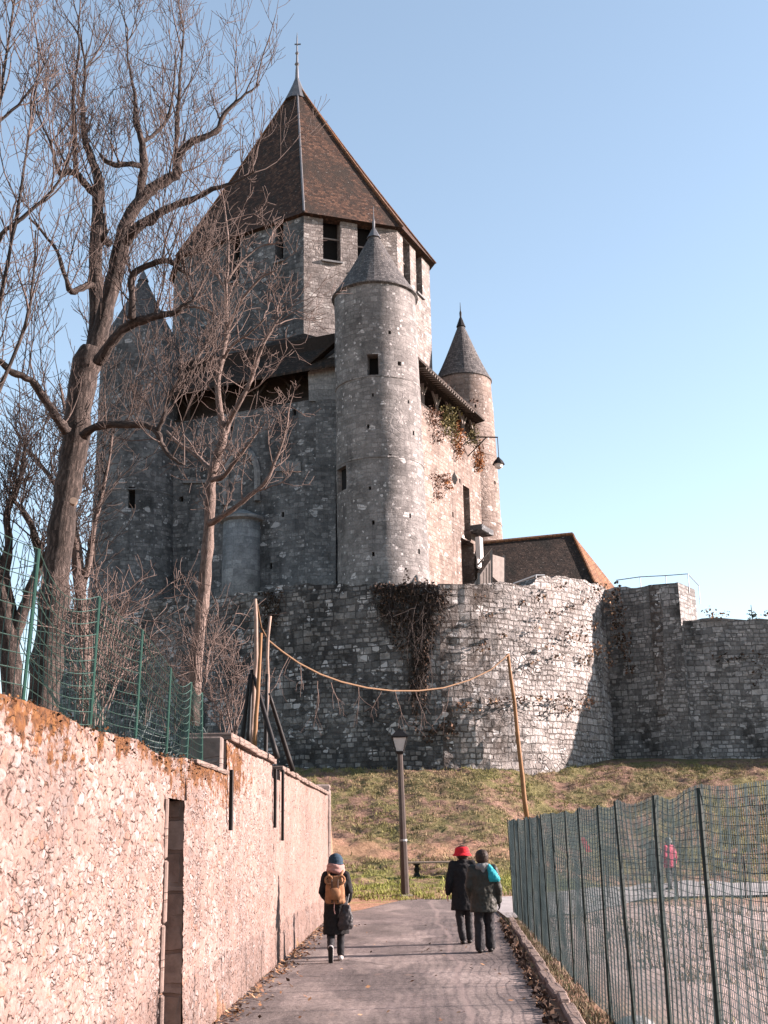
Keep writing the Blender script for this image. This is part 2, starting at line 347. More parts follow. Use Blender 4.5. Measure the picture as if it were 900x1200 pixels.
def garden_wall_mat():
    k = N('garden_wall_rubble'); uv = k.uv()
    u2 = k.warp(k.warp(k.warp(uv, 13, .045), 5.5, .08), 1.2, .12)
    def vor(sx, sy, **kw): return k.n('TexVoronoi', {'Vector': k.mapv(u2, (sx, sy, 1)), 'Scale': 1.0, 'Randomness': .95}, **kw)
    v1, e1 = vor(7.8, 13), vor(7.8, 13, feature='DISTANCE_TO_EDGE')
    v2, e2 = vor(13.5, 21), vor(13.5, 21, feature='DISTANCE_TO_EDGE')
    sel = k.ramp(k.noise(uv, 1.1, 3).outputs['Fac'], [(.46, 0), (.54, 1)])
    rc = k.mix(sel, v1.outputs['Color'], v2.outputs['Color'])
    sp = k.n('SeparateColor', {'Color': rc}); rnd = sp.outputs[0]
    ed = k.mix(sel, e1.outputs['Distance'], e2.outputs['Distance'])
    fine = k.noise(uv, 28, 6, .72).outputs['Fac']; midn = k.noise(uv, 9, 6, .72).outputs['Fac']
    c = k.ramp(rnd, [(0, (.1, .066, .055)), (.25, (.165, .12, .106)), (.6, (.195, .156, .144)), (1, (.235, .21, .203))])
    c = k.mix(k.ramp(sp.outputs[1], [(.82, 0), (.92, .6)]), c, (.18, .085, .05))
    c = k.mix(k.ramp(sp.outputs[2], [(.62, 0), (.72, .55)]), c, (.135, .122, .118))
    c = k.mix(1.0, c, k.ramp(fine, [(.28, .6), (.72, 1.3)]), 'MULTIPLY')
    c = k.mix(1.0, c, k.ramp(k.noise(uv, 7, 5, .75).outputs['Fac'], [(.36, .62), (.5, 1.0), (.66, 1.16)]), 'MULTIPLY')
    joint = k.ramp(ed, [(.0, 1), (.2, 0)])
    tight = k.ramp(ed, [(.01, 1), (.07, 0)])
    gap = k.math('MULTIPLY', tight, k.ramp(midn, [(.5, 0), (.56, 1)]))
    mort = k.mix(1.0, (.17, .116, .098), k.ramp(fine, [(.25, .8), (.75, 1.15)]), 'MULTIPLY')
    flush = k.ramp(k.noise(uv, 2.3, 5, .65).outputs['Fac'], [(.46, 0), (.62, .85)])      # render smeared over the stones
    flush = k.math('MAXIMUM', flush, k.math('MULTIPLY', k.n('MapRange', {'Value': k.n('SeparateXYZ', {'Vector': uv}).outputs[0], 'From Min': 15.0, 'From Max': 21.0, 'To Min': 0.0, 'To Max': 1.0}).outputs[0], k.ramp(k.noise(uv, 3.3, 5).outputs['Fac'], [(.36, 0), (.52, .9)])))
    c = k.mix(k.math('MAXIMUM', joint, flush), c, mort)
    c = k.mix(gap, c, (.03, .016, .011))
    c = k.mix(1.0, c, k.ramp(k.noise(uv, .6, 5, .65).outputs['Fac'], [(.35, .8), (.65, 1.18)]), 'MULTIPLY')
    c = k.mix(k.ramp(k.noise(uv, .8, 6, .7).outputs['Fac'], [(.6, 0), (.8, .35)]), c, (.12, .075, .058))
    pits = k.ramp(k.noise(k.mapv(uv, (1, 1.5, 1)), 10, 5, .7).outputs['Fac'], [(.63, 0), (.68, .85)])
    c = k.mix(pits, c, (.045, .024, .017))
    foot_dark = k.math('MULTIPLY', k.n('MapRange', {'Value': k.n('SeparateXYZ', {'Vector': uv}).outputs[1], 'From Min': .0, 'From Max': .5, 'To Min': 1.0, 'To Max': 0.0}).outputs[0], k.ramp(k.noise(uv, 2.2, 5).outputs['Fac'], [(.4, 0), (.6, .6)]))
    c = k.mix(foot_dark, c, (.09, .062, .05))  # blotchy darker tone towards the bottom of the wall
    c = moss(k, uv, c, fine)
    k.col(c)
    body = k.math('SUBTRACT', 1.0, k.math('MULTIPLY', k.math('MULTIPLY', joint, k.math('SUBTRACT', 1.0, flush)), .8))
    h = k.math('ADD', k.math('MULTIPLY', body, k.math('ADD', .7, k.math('MULTIPLY', rnd, .25))), k.math('ADD', k.math('MULTIPLY', fine, .3), k.math('MULTIPLY', midn, .55)))
    h = k.math('SUBTRACT', h, k.math('MULTIPLY', gap, .5))
    d = k.n('Displacement', {'Height': h, 'Midlevel': .5, 'Scale': .02})
    k.t.links.new(d.outputs[0], k.t.nodes['Material Output'].inputs['Displacement'])
    k.m.displacement_method = 'BOTH'
    return k.m
M['gwall'] = garden_wall_mat()
M['coping'] = masonry('coping_stone', .8, .3, (.14, .1, .085), (.17, .13, .113), (.2, .165, .15), (.1, .07, .057), stain=(.07, .046, .035), st=(.55, .7), dist=.02)
M['pier'] = masonry('shaded_pier_render', .5, .3, (.13, .105, .095), (.17, .135, .12), (.2, .17, .155), (.12, .095, .085), stain=(.06, .05, .045), st=(.5, .65), dist=.02)
def tiles(name, cols, rh, wd, moss_c, ms=(.5, .62), spec=.0, var=1.0):
    k = N(name); uv = k.uv(); u2 = k.warp(uv, 3, .03)
    br = k.n('TexBrick', {'Vector': u2, 'Color1': (0, 0, 0), 'Color2': (1, 1, 1), 'Mortar': (.2, .2, .2), 'Scale': 1.0, 'Mortar Size': .012, 'Mortar Smooth': .1, 'Brick Width': wd, 'Row Height': rh})
    fine = k.noise(uv, 7, 6, .7).outputs['Fac']
    c = k.ramp(br.outputs['Color'], [(0, cols[0]), (.5, cols[1]), (1, cols[2])])
    c = k.mix(k.math('MULTIPLY', br.outputs['Fac'], .75), c, (.012, .011, .01))
    c = k.mix(1.0, c, k.ramp(fine, [(.25, .6), (.75, 1.4)]), 'MULTIPLY')
    c = k.mix(k.ramp(k.noise(k.mapv(uv, (1, .5, 1)), .5, 8, .7).outputs['Fac'], [(ms[0], 0), (ms[1], 1)]), c, moss_c)
    c = k.mix(k.ramp(k.noise(k.mapv(uv, (2.2, 4, 1)), 1.6, 3).outputs['Fac'], [(.66, 0), (.7, .55)]), c, (.34, .31, .28))
    k.col(c)
    sv = k.n('SeparateXYZ', {'Vector': u2}).outputs[1]
    saw = k.math('SUBTRACT', 1.0, k.math('FRACT', k.math('DIVIDE', sv, rh)))
    k.bump(k.math('ADD', k.math('MULTIPLY', saw, .8), k.math('ADD', k.math('MULTIPLY', br.outputs['Color'], .5), fine)), .035)
    return k.m
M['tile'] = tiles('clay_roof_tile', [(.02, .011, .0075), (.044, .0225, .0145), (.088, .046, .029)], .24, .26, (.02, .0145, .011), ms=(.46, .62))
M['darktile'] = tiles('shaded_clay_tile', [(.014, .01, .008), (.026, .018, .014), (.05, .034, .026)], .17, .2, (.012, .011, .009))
M['slate'] = tiles('slate_shingle', [(.045, .043, .043), (.072, .068, .068), (.11, .103, .1)], .2, .24, (.09, .075, .06), ms=(.58, .7))
M['orange'] = tiles('orange_ridge_lit_hip_tile', [(.08, .038, .02), (.12, .056, .028), (.16, .085, .045)], .3, .25, (.16, .07, .03))
M['lead'] = plain('lead_sheet', (.1, .103, .11), .5, .2, 3, .4)
M['dark'] = plain('dark_interior', (.008, .0075, .0075), .95, .2)
M['wood'] = plain('old_shade_dark_timber', (.018, .0135, .011), .85, .4, 6)  # near black: the gallery's shade is put into this timber
M['greywood'] = plain('grey_weathered_timber', (.16, .138, .125), .85, .25, 5)
M['palewood'] = plain('pale_timber', (.24, .19, .155), .8, .25, 5)
M['iron'] = plain('black_iron', (.018, .017, .017), .55, .3, 12, .6)
M['post'] = plain('brown_lamp_post_paint', (.045, .034, .03), .5, .3, 4)
M['galv'] = plain('grey_steel_rail', (.2, .21, .22), .5, .2, 9, .6)
M['glass'] = plain('frosted_lamp_glass', (.35, .36, .36), .25, .1)
M['white'] = plain('white_board_and_lit_jamb', (.5, .48, .46), .6, .08)
M['greenpost'] = plain('green_fence_paint', (.012, .048, .036), .5, .2)
M['greenwire'] = plain('green_coated_wire', (.05, .095, .08), .5, .2)
M['darkpost'] = plain('dark_green_post', (.014, .026, .024), .6, .3)
M['net'] = plain('dark_green_netting', (.04, .066, .07), .75, .35, 3)
M['scrapnet'] = plain('pale_plastic_net', (.12, .145, .14), .6, .3)
M['yellowpole'] = plain('yellow_brown_pole', (.15, .08, .036), .7, .3, 5)
M['rope'] = plain('tan_rope', (.11, .066, .036), .85, .3, 9)
M['stick'] = plain('dry_stick', (.22, .16, .13), .9, .35, 6)
M['red'] = plain('red_cloth', (.42, .012, .02), .8, .15)
M['pink'] = plain('pink_cloth', (.3, .04, .075), .8, .15)
def bark(name, a, b, c_, sc=1.0):
    k = N(name); uv = k.uv(); v = k.mapv(uv, (9 * sc, 2.2 * sc, 1)); nz = k.noise(v, 1.6, 8, .72).outputs['Fac']
    big = k.noise(k.obj(), .9, 4).outputs['Fac']
    c = k.ramp(nz, [(.3, a), (.5, b), (.72, c_)]); c = k.mix(1.0, c, k.ramp(big, [(.3, .7), (.7, 1.25)]), 'MULTIPLY')
    k.col(c); k.bump(nz, .09); return k.m
M['bark'] = bark('big_tree_bark', (.009, .0075, .007), (.04, .031, .027), (.15, .117, .103))
M['bark2'] = bark('slender_tree_bark', (.03, .023, .02), (.13, .097, .083), (.24, .19, .17))
M['twig'] = plain('grey_brown_twig', (.07, .052, .045), .85, .3, 2)
M['twig2'] = plain('reddish_twig', (.1, .073, .063), .85, .3, 2)
M['twigdark'] = plain('dark_twig', (.035, .027, .024), .85, .3, 2)
M['cutwood'] = plain('sawn_limb_end', (.17, .13, .1), .8, .2)
def colmat(name, rough=.9, trans=.0):
    k = N(name); a = k.n('VertexColor', layer_name='Col'); k.col(a.outputs['Color']); k.b.inputs['Roughness'].default_value = rough; return k.m
M['leafcol'] = colmat('leaf_and_blade')

# ------------------------------------------------------------------ ground
def ground_z(x, y):
    x, y = np.asarray(x, float), np.asarray(y, float)
    mid = np.interp(y, [-50, 28, 34, 37.5, 43, 47, 52, 57, 60, 67, 110, 300, 3000], [0, 0, .06, .24, .62, 1.5, 3.2, 5.0, 5.4, 5.8, 7, 7, 7])
    rgt = np.interp(y, [-50, 40, 47, 50, 53, 57, 60, 64, 70, 110, 300, 3000], [0, 0, .1, .7, 2.2, 4.2, 5.1, 5.75, 6, 7, 7, 7])
    k = sm(3.5, 9, x); z = mid * (1 - k) + rgt * k
    gard = np.interp(y, [-50, 30, 45, 57, 66, 110], [2.35, 2.35, 3.3, 4.8, 5.8, 7])
    edge = -2.3 + .022 * y
    wid = np.where(y < 35, .28, .28 + (y - 35) * .6)
    g = sm(0, 1, (edge - .12 - x) / wid); g = np.where(y < 36, (x < edge - .15) * 1.0, g * (1 - sm(50, 57, y)) + 0)
    z = np.where(g > 0, z * (1 - g) + np.maximum(z, gard) * g, z)
    bank = sm(36, 44, y) * (1 - sm(60, 64, y))
    bump = (fbm(x * .9, y * .9, 0, 3) - .5) * .3 * bank + (fbm(x * 2.2, y * 2.6, 0, 9) - .5) * .34 * bank
    fld = sm(2.6, 4.0, x) * (1 - sm(36, 40, y)) * sm(-30, 2, y)
    bump = bump + fld * ((fbm(x * .8, y * .8, 0, 21) - .5) * .3 - .06)
    return z + bump
def make_ground():
    xs = np.unique(np.r_[np.linspace(-1500, -60, 12), np.linspace(-60, -12, 30), np.linspace(-12, 22, 170), np.linspace(22, 60, 40), np.linspace(60, 1500, 12)])
    ys = np.unique(np.r_[np.linspace(-300, -5, 10), np.linspace(-5, 34, 100), np.linspace(34, 62, 150), np.linspace(62, 110, 20), np.linspace(110, 3000, 12)])
    X, Y = np.meshgrid(xs, ys); Z = ground_z(X, Y)
    v = np.c_[X.ravel(), Y.ravel(), Z.ravel()]; n = len(xs); i = np.arange(len(ys) - 1)[:, None] * n + np.arange(n - 1)[None, :]
    f = np.c_[i.ravel(), i.ravel() + 1, i.ravel() + n + 1, i.ravel() + n]
    k = N('bank_grass_and_earth'); o = k.obj()
    n1 = k.noise(o, .55, 6, .68).outputs['Fac']; n2 = k.noise(o, 4.5, 7, .75).outputs['Fac']; n3 = k.noise(k.mapv(o, (.35, 1.6, 1.0)), .8, 5, .65).outputs['Fac']
    grass = k.ramp(n2, [(.3, (.03, .03, .012)), (.5, (.1, .09, .035)), (.72, (.18, .15, .075))])
    earth = k.ramp(n2, [(.3, (.04, .025, .018)), (.5, (.15, .09, .064)), (.75, (.27, .18, .135))])
    c = k.mix(k.ramp(n1, [(.44, 0), (.56, 1)]), grass, earth)
    sp = k.n('SeparateXYZ', {'Vector': o}); x_, y_ = sp.outputs[0], sp.outputs[1]
    # a trodden reddish path crosses the foot of the bank
    yy = k.math('ADD', y_, k.math('ADD', k.math('MULTIPLY', x_, .12), k.math('MULTIPLY', k.noise(o, .5, 3).outputs['Fac'], 4.0)))
    band = k.math('SUBTRACT', 1.0, k.math('MULTIPLY', k.math('ABSOLUTE', k.math('SUBTRACT', yy, 48.6)), .62))
    red = k.ramp(n2, [(.28, (.16, .085, .055)), (.5, (.27, .15, .1)), (.72, (.36, .22, .15))])
    c = k.mix(k.ramp(k.math('ADD', band, k.math('MULTIPLY', k.math('SUBTRACT', n3, .5), 1.2)), [(.1, 0), (.5, .65)]), c, red)
    near = k.n('MapRange', {'Value': y_, 'From Min': 42.0, 'From Max': 45.5, 'To Min': 1.0, 'To Max': 0.0}).outputs[0]
    green = k.ramp(n2, [(.28, (.06, .072, .018)), (.5, (.17, .175, .048)), (.72, (.28, .26, .095))])
    c = k.mix(k.math('MULTIPLY', near, k.ramp(n1, [(.4, 1), (.6, .1)])), c, green)
    c = k.mix(k.math('MULTIPLY', k.n('MapRange', {'Value': y_, 'From Min': 36.5, 'From Max': 39.5, 'To Min': 1.0, 'To Max': 0.0}).outputs[0], k.ramp(n3, [(.35, .4), (.5, 1)])), c, red)
    fld = k.math('MULTIPLY', k.n('MapRange', {'Value': x_, 'From Min': 2.3, 'From Max': 3.2}).outputs[0], k.n('MapRange', {'Value': y_, 'From Min': 34.0, 'From Max': 38.0, 'To Min': 1.0, 'To Max': 0.0}).outputs[0])
    rub = k.ramp(k.noise(o, 2.6, 7, .75).outputs['Fac'], [(.3, (.06, .046, .036)), (.38, (.28, .21, .185)), (.6, (.4, .32, .295)), (.75, (.46, .4, .375))])
    c = k.mix(fld, c, k.mix(k.ramp(n1, [(.55, 0), (.68, .6)]), rub, k.mix(.5, grass, rub)))
    k.col(c); k.bump(n2, .12)
    return tag(raw_mesh('ground', v, f, k.m, smooth=True), kind='structure')
make_ground()

def road_mat():
    k = N('worn_asphalt'); o = k.obj(); n2 = k.noise(o, 40, 5, .7).outputs['Fac']; n1 = k.noise(k.mapv(o, (.8, .35, 1)), .9, 7, .66).outputs['Fac']
    c = k.ramp(n1, [(.33, (.092, .076, .071)), (.46, (.142, .119, .11)), (.56, (.195, .16, .147)), (.66, (.265, .222, .203))])
    pt = k.ramp(k.noise(k.mapv(o, (.9, .3, 1)), .7, 3).outputs['Fac'], [(.47, 0), (.5, 1)]); c = k.mix(pt, c, k.mix(1.0, c, (.74, .74, .76), 'MULTIPLY'))
    gt = k.ramp(k.noise(o, 90, 3).outputs['Fac'], [(.6, 0), (.68, .8)]); c = k.mix(gt, c, (.26, .22, .2))
    ag = k.n('TexVoronoi', {'Vector': o, 'Scale': 38.0}); c = k.mix(1.0, c, k.ramp(k.n('SeparateColor', {'Color': ag.outputs['Color']}).outputs[0], [(0, .68), (1, 1.32)]), 'MULTIPLY')
    cr = k.n('TexVoronoi', {'Vector': k.warp(k.mapv(o, (.16, .5, 1)), .9, .35), 'Scale': 1.0}, feature='DISTANCE_TO_EDGE')
    crack = k.ramp(cr.outputs['Distance'], [(.004, 1), (.012, 0)])
    c = k.mix(k.math('MULTIPLY', crack, .5), c, (.035, .028, .026))
    # pale joint between two lays of asphalt, wandering along the road
    sp = k.n('SeparateXYZ', {'Vector': k.warp(o, .22, .8)})
    jx = k.math('ABSOLUTE', k.math('SUBTRACT', sp.outputs[0], k.math('MULTIPLY_ADD', sp.outputs[1], .018, .62)))
    c = k.mix(k.math('MULTIPLY', k.ramp(jx, [(.02, 1), (.07, 0)]), k.ramp(n2, [(.3, .3), (.5, .8)])), c, (.2, .16, .148))
    gr = k.ramp(k.noise(k.mapv(o, (1, .5, 1)), 1.7, 6, .7).outputs['Fac'], [(.62, 0), (.7, .8)])
    c = k.mix(gr, c, (.2, .145, .12))
    k.col(c); k.bump(k.math('ADD', k.math('MULTIPLY', n2, .6), k.math('MULTIPLY', n1, .3)), .015); k.b.inputs['Roughness'].default_value = .8
    return k.m
M['road'] = road_mat()
def wall_x(y): return -2.28 + .0218 * y               # face of the garden wall
def kerb_x(y): return 1.06 + .056 * y
def make_road():
    # sheet laid 4 mm above the ground, draped on it: lane up to the bank, then a cross road to the right
    bm = MB(); ys = lin(-12, 36.5, .5)
    def rz(x, y): return float(ground_z(np.array(0.3), np.array(y))) + .006 if y < 36.6 else 0
    def edge_l(y): return wall_x(y) + .03 if y < 31 else wall_x(31) + (y - 31)**1.5 * .16
    def edge_r(y): return kerb_x(y) - .12 if y < 29.5 else kerb_x(29.5)
    for a, b in zip(ys[:-1], ys[1:]):
        L0, L1, R0, R1 = edge_l(a), edge_l(b), edge_r(a), edge_r(b)
        if b > 29.5: R0, R1 = max(R0, kerb_x(29.4)), kerb_x(29.4)
        bm.quad((L0, a, rz(0, a)), (R0, a, rz(0, a)), (R1, b, rz(0, b)), (L1, b, rz(0, b)))
    return tag(bm.build('road', M['road']), kind='structure')
make_road()
def make_cross():
    xs = np.linspace(2.72, 90, 140); ts = np.linspace(0, 1, 14)
    X = np.repeat(xs[:, None], 14, 1); c0 = 29.6 + 9.2 * sm(3, 9, xs); c1 = 36.5 + 10.4 * sm(3, 11, xs)
    Y = c0[:, None] * (1 - ts) + c1[:, None] * ts
    Z = ground_z(X, Y); Z = np.maximum(Z, np.array([np.convolve(np.pad(r, 2, 'edge'), np.ones(5) / 5, 'valid') for r in Z])) + .05
    v = np.c_[X.ravel(), Y.ravel(), Z.ravel()]; i = (np.arange(139)[:, None] * 14 + np.arange(13)).ravel()
    k = N('cross_road_asphalt'); o = k.obj(); n = k.noise(o, 1.5, 7, .7).outputs['Fac']
    k.col(k.ramp(n, [(.3, (.2, .19, .19)), (.7, (.3, .285, .28))])); k.bump(k.noise(o, 30, 4).outputs['Fac'], .02)
    tag(raw_mesh('cross_road', v, np.c_[i, i + 14, i + 15, i + 1], k.m), kind='structure')
make_cross()

# kerb: a row of worn stone blocks, one thing, with a rubbish-filled joint along the road
M['kerb'] = masonry('kerb_stone', .9, .3, (.17, .127, .11), (.21, .165, .145), (.25, .205, .185), (.13, .09, .075), stain=(.09, .06, .046), st=(.55, .7), dist=.03)
kerb = empty('kerb', 'low kerb of worn pinkish stone blocks along the foot of the green netting', 'kerb', (kerb_x(18), 18, 0))
y = 4.0; rr = random.Random(3)
while y < 29:
    L = rr.uniform(.6, 1.1); yc = y + L / 2
    b = MB(); b.box((kerb_x(yc) + rr.uniform(-.015, .015) + .09, yc, .02 + rr.uniform(-.02, .012)), (.13 + rr.uniform(0, .05), L - rr.uniform(.02, .06), .12), -.056 + rr.uniform(-.02, .02), .025)
    put(b.build('kerb_stone', M['kerb']), kerb); y += L

# ------------------------------------------------------------------ garden wall on the left
GW = empty('garden_wall', 'long sunlit rubble stone garden wall with orange moss along its top', 'wall', (wall_x(15), 15, 0))
def wall_top(y):
    y = np.asarray(y, float)
    z = 2.7 + (fbm(y * .9, 3.3, 0, 5) - .5) * .14
    z = np.where(y > 14.85, 3.1, z); z = np.where((y > 19.7) & (y < 20.7), 2.88, z); z = np.where(y >= 20.7, 3.05 - .003 * (y - 20.7), z)
    return z
DO0, DO1 = 11.15, 12.15                                # blocked doorway
def wall_panel(y0, y1, dy, dz, zb=-.1, ztop=None, parent=GW):
    ys = np.array(lin(y0, y1, dy)); nz = max(2, int((2.8 - zb) / dz)); t = np.linspace(0, 1, nz)
    tops = wall_top(np.clip(ys, y0 + 1e-3, y1 - 1e-3)) if ztop is None else np.full(len(ys), ztop)
    Yg, T = np.meshgrid(ys, t); Zg = zb + T * (tops[None, :] - zb)
    X = wall_x(Yg) - .012 * np.maximum(Zg, 0) + (fbm(Yg * .5, Zg * .5, 0, 8) - .5) * .09
    v = np.c_[X.ravel(), Yg.ravel(), Zg.ravel()]; n = len(ys); i = (np.arange(nz - 1)[:, None] * n + np.arange(n - 1)).ravel()
    f = np.c_[i, i + 1, i + n + 1, i + n]
    me_o = raw_mesh('wall', v, f, M['gwall'], smooth=True)
    uvl = me_o.data.uv_layers.new(name='UVMap'); li = f.ravel(); uvl.data.foreach_set('uv', np.c_[Yg.ravel(), Zg.ravel()][li].ravel())
    return put(me_o, parent), X[-1], ys, tops
segs = [(3.0, DO0, .03, .03, -.1, None), (DO1, 14.85, .03, .03, -.1, None), (14.85, 19.7, .045, .04, -.1, None), (19.7, 20.7, .06, .05, -.1, None), (20.7, 32.3, .07, .06, -.1, None), (DO0, DO1, .03, .03, 2.3, None)]
for s_ in segs:
    o_, xt, ys_, tops_ = wall_panel(*s_)
    b = MB()                                            # the wall's body behind its face, and its top
    for i in range(0, len(ys_) - 1, 4):
        j = min(i + 4, len(ys_) - 1)
        a_, c_ = (xt[i], ys_[i], tops_[i] - .004), (xt[j], ys_[j], tops_[j] - .004)
        a2, c2 = (xt[i] - .45, ys_[i], tops_[i] + .03), (xt[j] - .45, ys_[j], tops_[j] + .03)
        b.quad(a_, c_, c2, a2); b.quad(a2, c2, (c2[0], c2[1], -.1), (a2[0], a2[1], -.1))
    for e in (0, -1):
        q = [(xt[e] + .03, ys_[e], s_[4]), (xt[e] - .45, ys_[e], s_[4]), (xt[e] - .45, ys_[e], tops_[e] + .02), (xt[e] - .004, ys_[e], tops_[e] - .01)]
        b.quad(*(q if e == -1 else q[::-1]))
    put(b.build('wall_core', M['pier'] if s_[0] > 14 else M['coping']), GW)
def ragged_coping(y0, y1, h, over, name='coping', step=.5):
    b = MB(); yy = y0
    while yy < y1 - .05:
        L = min(rr.uniform(.4, .9), y1 - yy); yc = yy + L / 2; zt = float(wall_top(np.array(min(yc, y1 - .02))))
        b.box((wall_x(yc) - .012 * zt - .22 + over / 2 + rr.uniform(-.012, .012), yc, zt + h / 2 + rr.uniform(-.008, .008)), (.5 + over, L - .012, h), rr.uniform(-.015, .015) - .02, .012); yy += L
    put(b.build(name, M['coping']), GW)
ragged_coping(14.9, 19.7, .09, .05); ragged_coping(20.75, 31.6, .08, .05); ragged_coping(12.6, 14.8, .05, .03)
b = MB(); b.box((wall_x(14.8) - .3, 14.72, 2.88), (.5, .2, .5), 0, .02); put(b.build('pier', M['pier']), GW)
b = MB(); b.box((wall_x(32.4) - .25, 32.45, 1.55), (.55, .4, 3.3), 0, .04); b.box((wall_x(32.4) - .2, 32.4, 3.24), (.42, .3, .16), .3, .05); put(b.build('end_pier', M['pier']), GW)
# blocked doorway: infill set back, jamb stones, threshold
dw = MB(); xa = wall_x(11.6)
dw.quad((xa - .2, DO0, -.1), (xa - .2, DO1, -.1), (xa - .2, DO1, 2.35), (xa - .2, DO0, 2.35))
M['infill'] = plain('brown_doorway_render', (.085, .055, .042), .9, .5, 3, 0, .01)
do = put(dw.build('doorway', M['infill']), GW)
jb = MB()
for z0, z1 in ((0.02, .62), (.63, 1.2), (1.21, 1.75), (1.76, 2.3)): jb.box((xa - .075 + rr.uniform(-.006, .006), DO0 + .02, (z0 + z1) / 2), (.2, .09, z1 - z0 - .004), rr.uniform(-.03, .03), .015)
put(jb.build('door_jamb', M['coping']), GW)
jb = MB(); jb.box((xa - .07, (DO0 + DO1) / 2, .07), (.26, DO1 - DO0 - .02, .14), -.02, .02); put(jb.build('threshold', M['coping']), GW)
# short black iron straps let into the wall face
def strap(px, y0, y1, Y):
    a, b_ = P(px, y0, Y), P(px, y1, Y); x = wall_x(Y) + .045
    m = MB(); m.box((x, Y, (a.z + b_.z) / 2), (.05, .06, a.z - b_.z), .02, .008); return put(m.build('iron_strap', M['iron']), GW)
for (Y, z0, z1) in ((14.95, 2.75, 2.03), (19.62, 3.02, 2.1), (20.75, 3.06, 1.9)):
    m = MB(); m.box((wall_x(Y) + .03, Y, (z0 + z1) / 2), (.05, .06, z0 - z1), .02, .008); put(m.build('iron_strap', M['iron']), GW)

# ------------------------------------------------------------------ the keep
K0, K1, K2, K3 = Vector((-.2, 68.2, 0)), Vector((-15.9, 74.8, 0)), Vector((5.8, 81.8, 0)), Vector((-9.0, 92.0, 0))
d_ = (K2 - K0).normalized(); NF = Vector((d_.y, -d_.x, 0)); KF0, KF2 = K0 + NF * 1.05 + d_ * .3, K2 + NF * 1.75
ZB, ZW, ZE = 12.5, 28.4, 43.15
keep = empty('castle_keep', 'tall medieval stone keep with brown pyramid roof and round corner turrets', 'castle', (-5, 77, ZB))
def kpart(mb, name, mat, parent=None, smooth=False):
    o = mb.build(name, mat, None, smooth)
    if parent is None or parent == keep: return put(o, keep)
    o.parent = parent; o.matrix_parent_inverse = parent.matrix_parent_inverse.copy() if False else (Matrix.Translation(keep.location).inverted() @ Matrix.Translation(keep.location))
    return o
def kbacks(lst, parent, name='window', mat='dark', inset=.002):
    for q in lst:
        m = MB(); m.quad(*q); kpart(m, name, M[mat], parent)
def face_panel(A, B, z0, z1, ops, mat, name, step=.8, parent=None, wob=.07, seed=0):
    d = (B - A); L = d.length; d.normalize(); n = Vector((d.y, -d.x, 0))
    def fn(u, v, dep):
        wv = (float(fbm(u * .6, v * .6, 0, seed)) - .5) * wob if dep == 0 and not any(abs(u - o[0]) < .01 or abs(u - o[1]) < .01 for o in ops) and .05 < u < L - .05 else 0
        return Vector((A.x, A.y, 0)) + d * u + Vector((0, 0, v)) + n * (wv - dep)
    mb = MB(); bk = []; surf(mb, fn, lin(0, L, step), lin(z0, z1, step), ops, bk)
    o = kpart(mb, name, M[mat], parent)
    kbacks(bk, o); return o, d, n, L
def pix_ops(A, B, rects):
    d = (B - A); d.normalize(); n = Vector((d.y, -d.x, 0)); out = []
    for (x0, x1, y0, y1, dep) in rects:
        a, c = PP(x0, (y0 + y1) / 2, A, n), PP(x1, (y0 + y1) / 2, A, n); xm = (x0 + x1) / 2
        t, bt = PP(xm, y0, A, n), PP(xm, y1, A, n)
        out.append(((a - A).dot(d), (c - A).dot(d), bt.z, t.z, dep))
    return out
holes_l = [(241, 246, 596, 604, .3), (292, 295, 642, 648, .3), (316, 319, 660, 667, .3), (210, 215, 582, 588, .3), (197, 200, 670, 678, .3), (343, 347, 480, 487, .3), (236, 239, 530, 535, .3), (300, 303, 540, 546, .3), (270, 273, 500, 505, .3), (330, 333, 600, 606, .3)]
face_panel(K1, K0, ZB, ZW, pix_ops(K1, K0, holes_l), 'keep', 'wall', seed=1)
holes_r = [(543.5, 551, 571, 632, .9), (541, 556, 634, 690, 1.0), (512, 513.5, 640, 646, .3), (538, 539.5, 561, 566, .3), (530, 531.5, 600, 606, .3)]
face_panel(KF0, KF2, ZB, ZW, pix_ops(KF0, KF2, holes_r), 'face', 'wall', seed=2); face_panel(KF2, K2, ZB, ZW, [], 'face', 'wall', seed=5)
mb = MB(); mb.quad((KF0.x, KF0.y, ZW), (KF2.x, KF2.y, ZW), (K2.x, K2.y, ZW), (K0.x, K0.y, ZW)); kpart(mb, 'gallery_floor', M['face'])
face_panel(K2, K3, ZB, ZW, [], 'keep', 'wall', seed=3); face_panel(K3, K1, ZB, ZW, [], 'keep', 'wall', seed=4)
# gallery level: set-back wall in near black, the open gallery's shade put into its colour
IN = 1.3
ctr = (K0 + K1 + K2 + K3) / 4
inset = [k + (ctr - k).normalized() * IN for k in (K0, K2, K3, K1)]
for a, b_ in ((0, 1), (1, 2), (2, 3), (3, 0)):
    mb = MB(); A, B = inset[a], inset[b_]; mb.quad((A.x, A.y, ZW - 1), (B.x, B.y, ZW - 1), (B.x, B.y, 33), (A.x, A.y, 33)); kpart(mb, 'gallery_wall', M['wood'])
mb = MB(); mb.add([(k.x, k.y, ZW) for k in (K0, K2, K3, K1)], [(0, 1, 2, 3)], [[(k.x, k.y) for k in (K0, K2, K3, K1)]]); kpart(mb, 'gallery_floor', M['wood'])
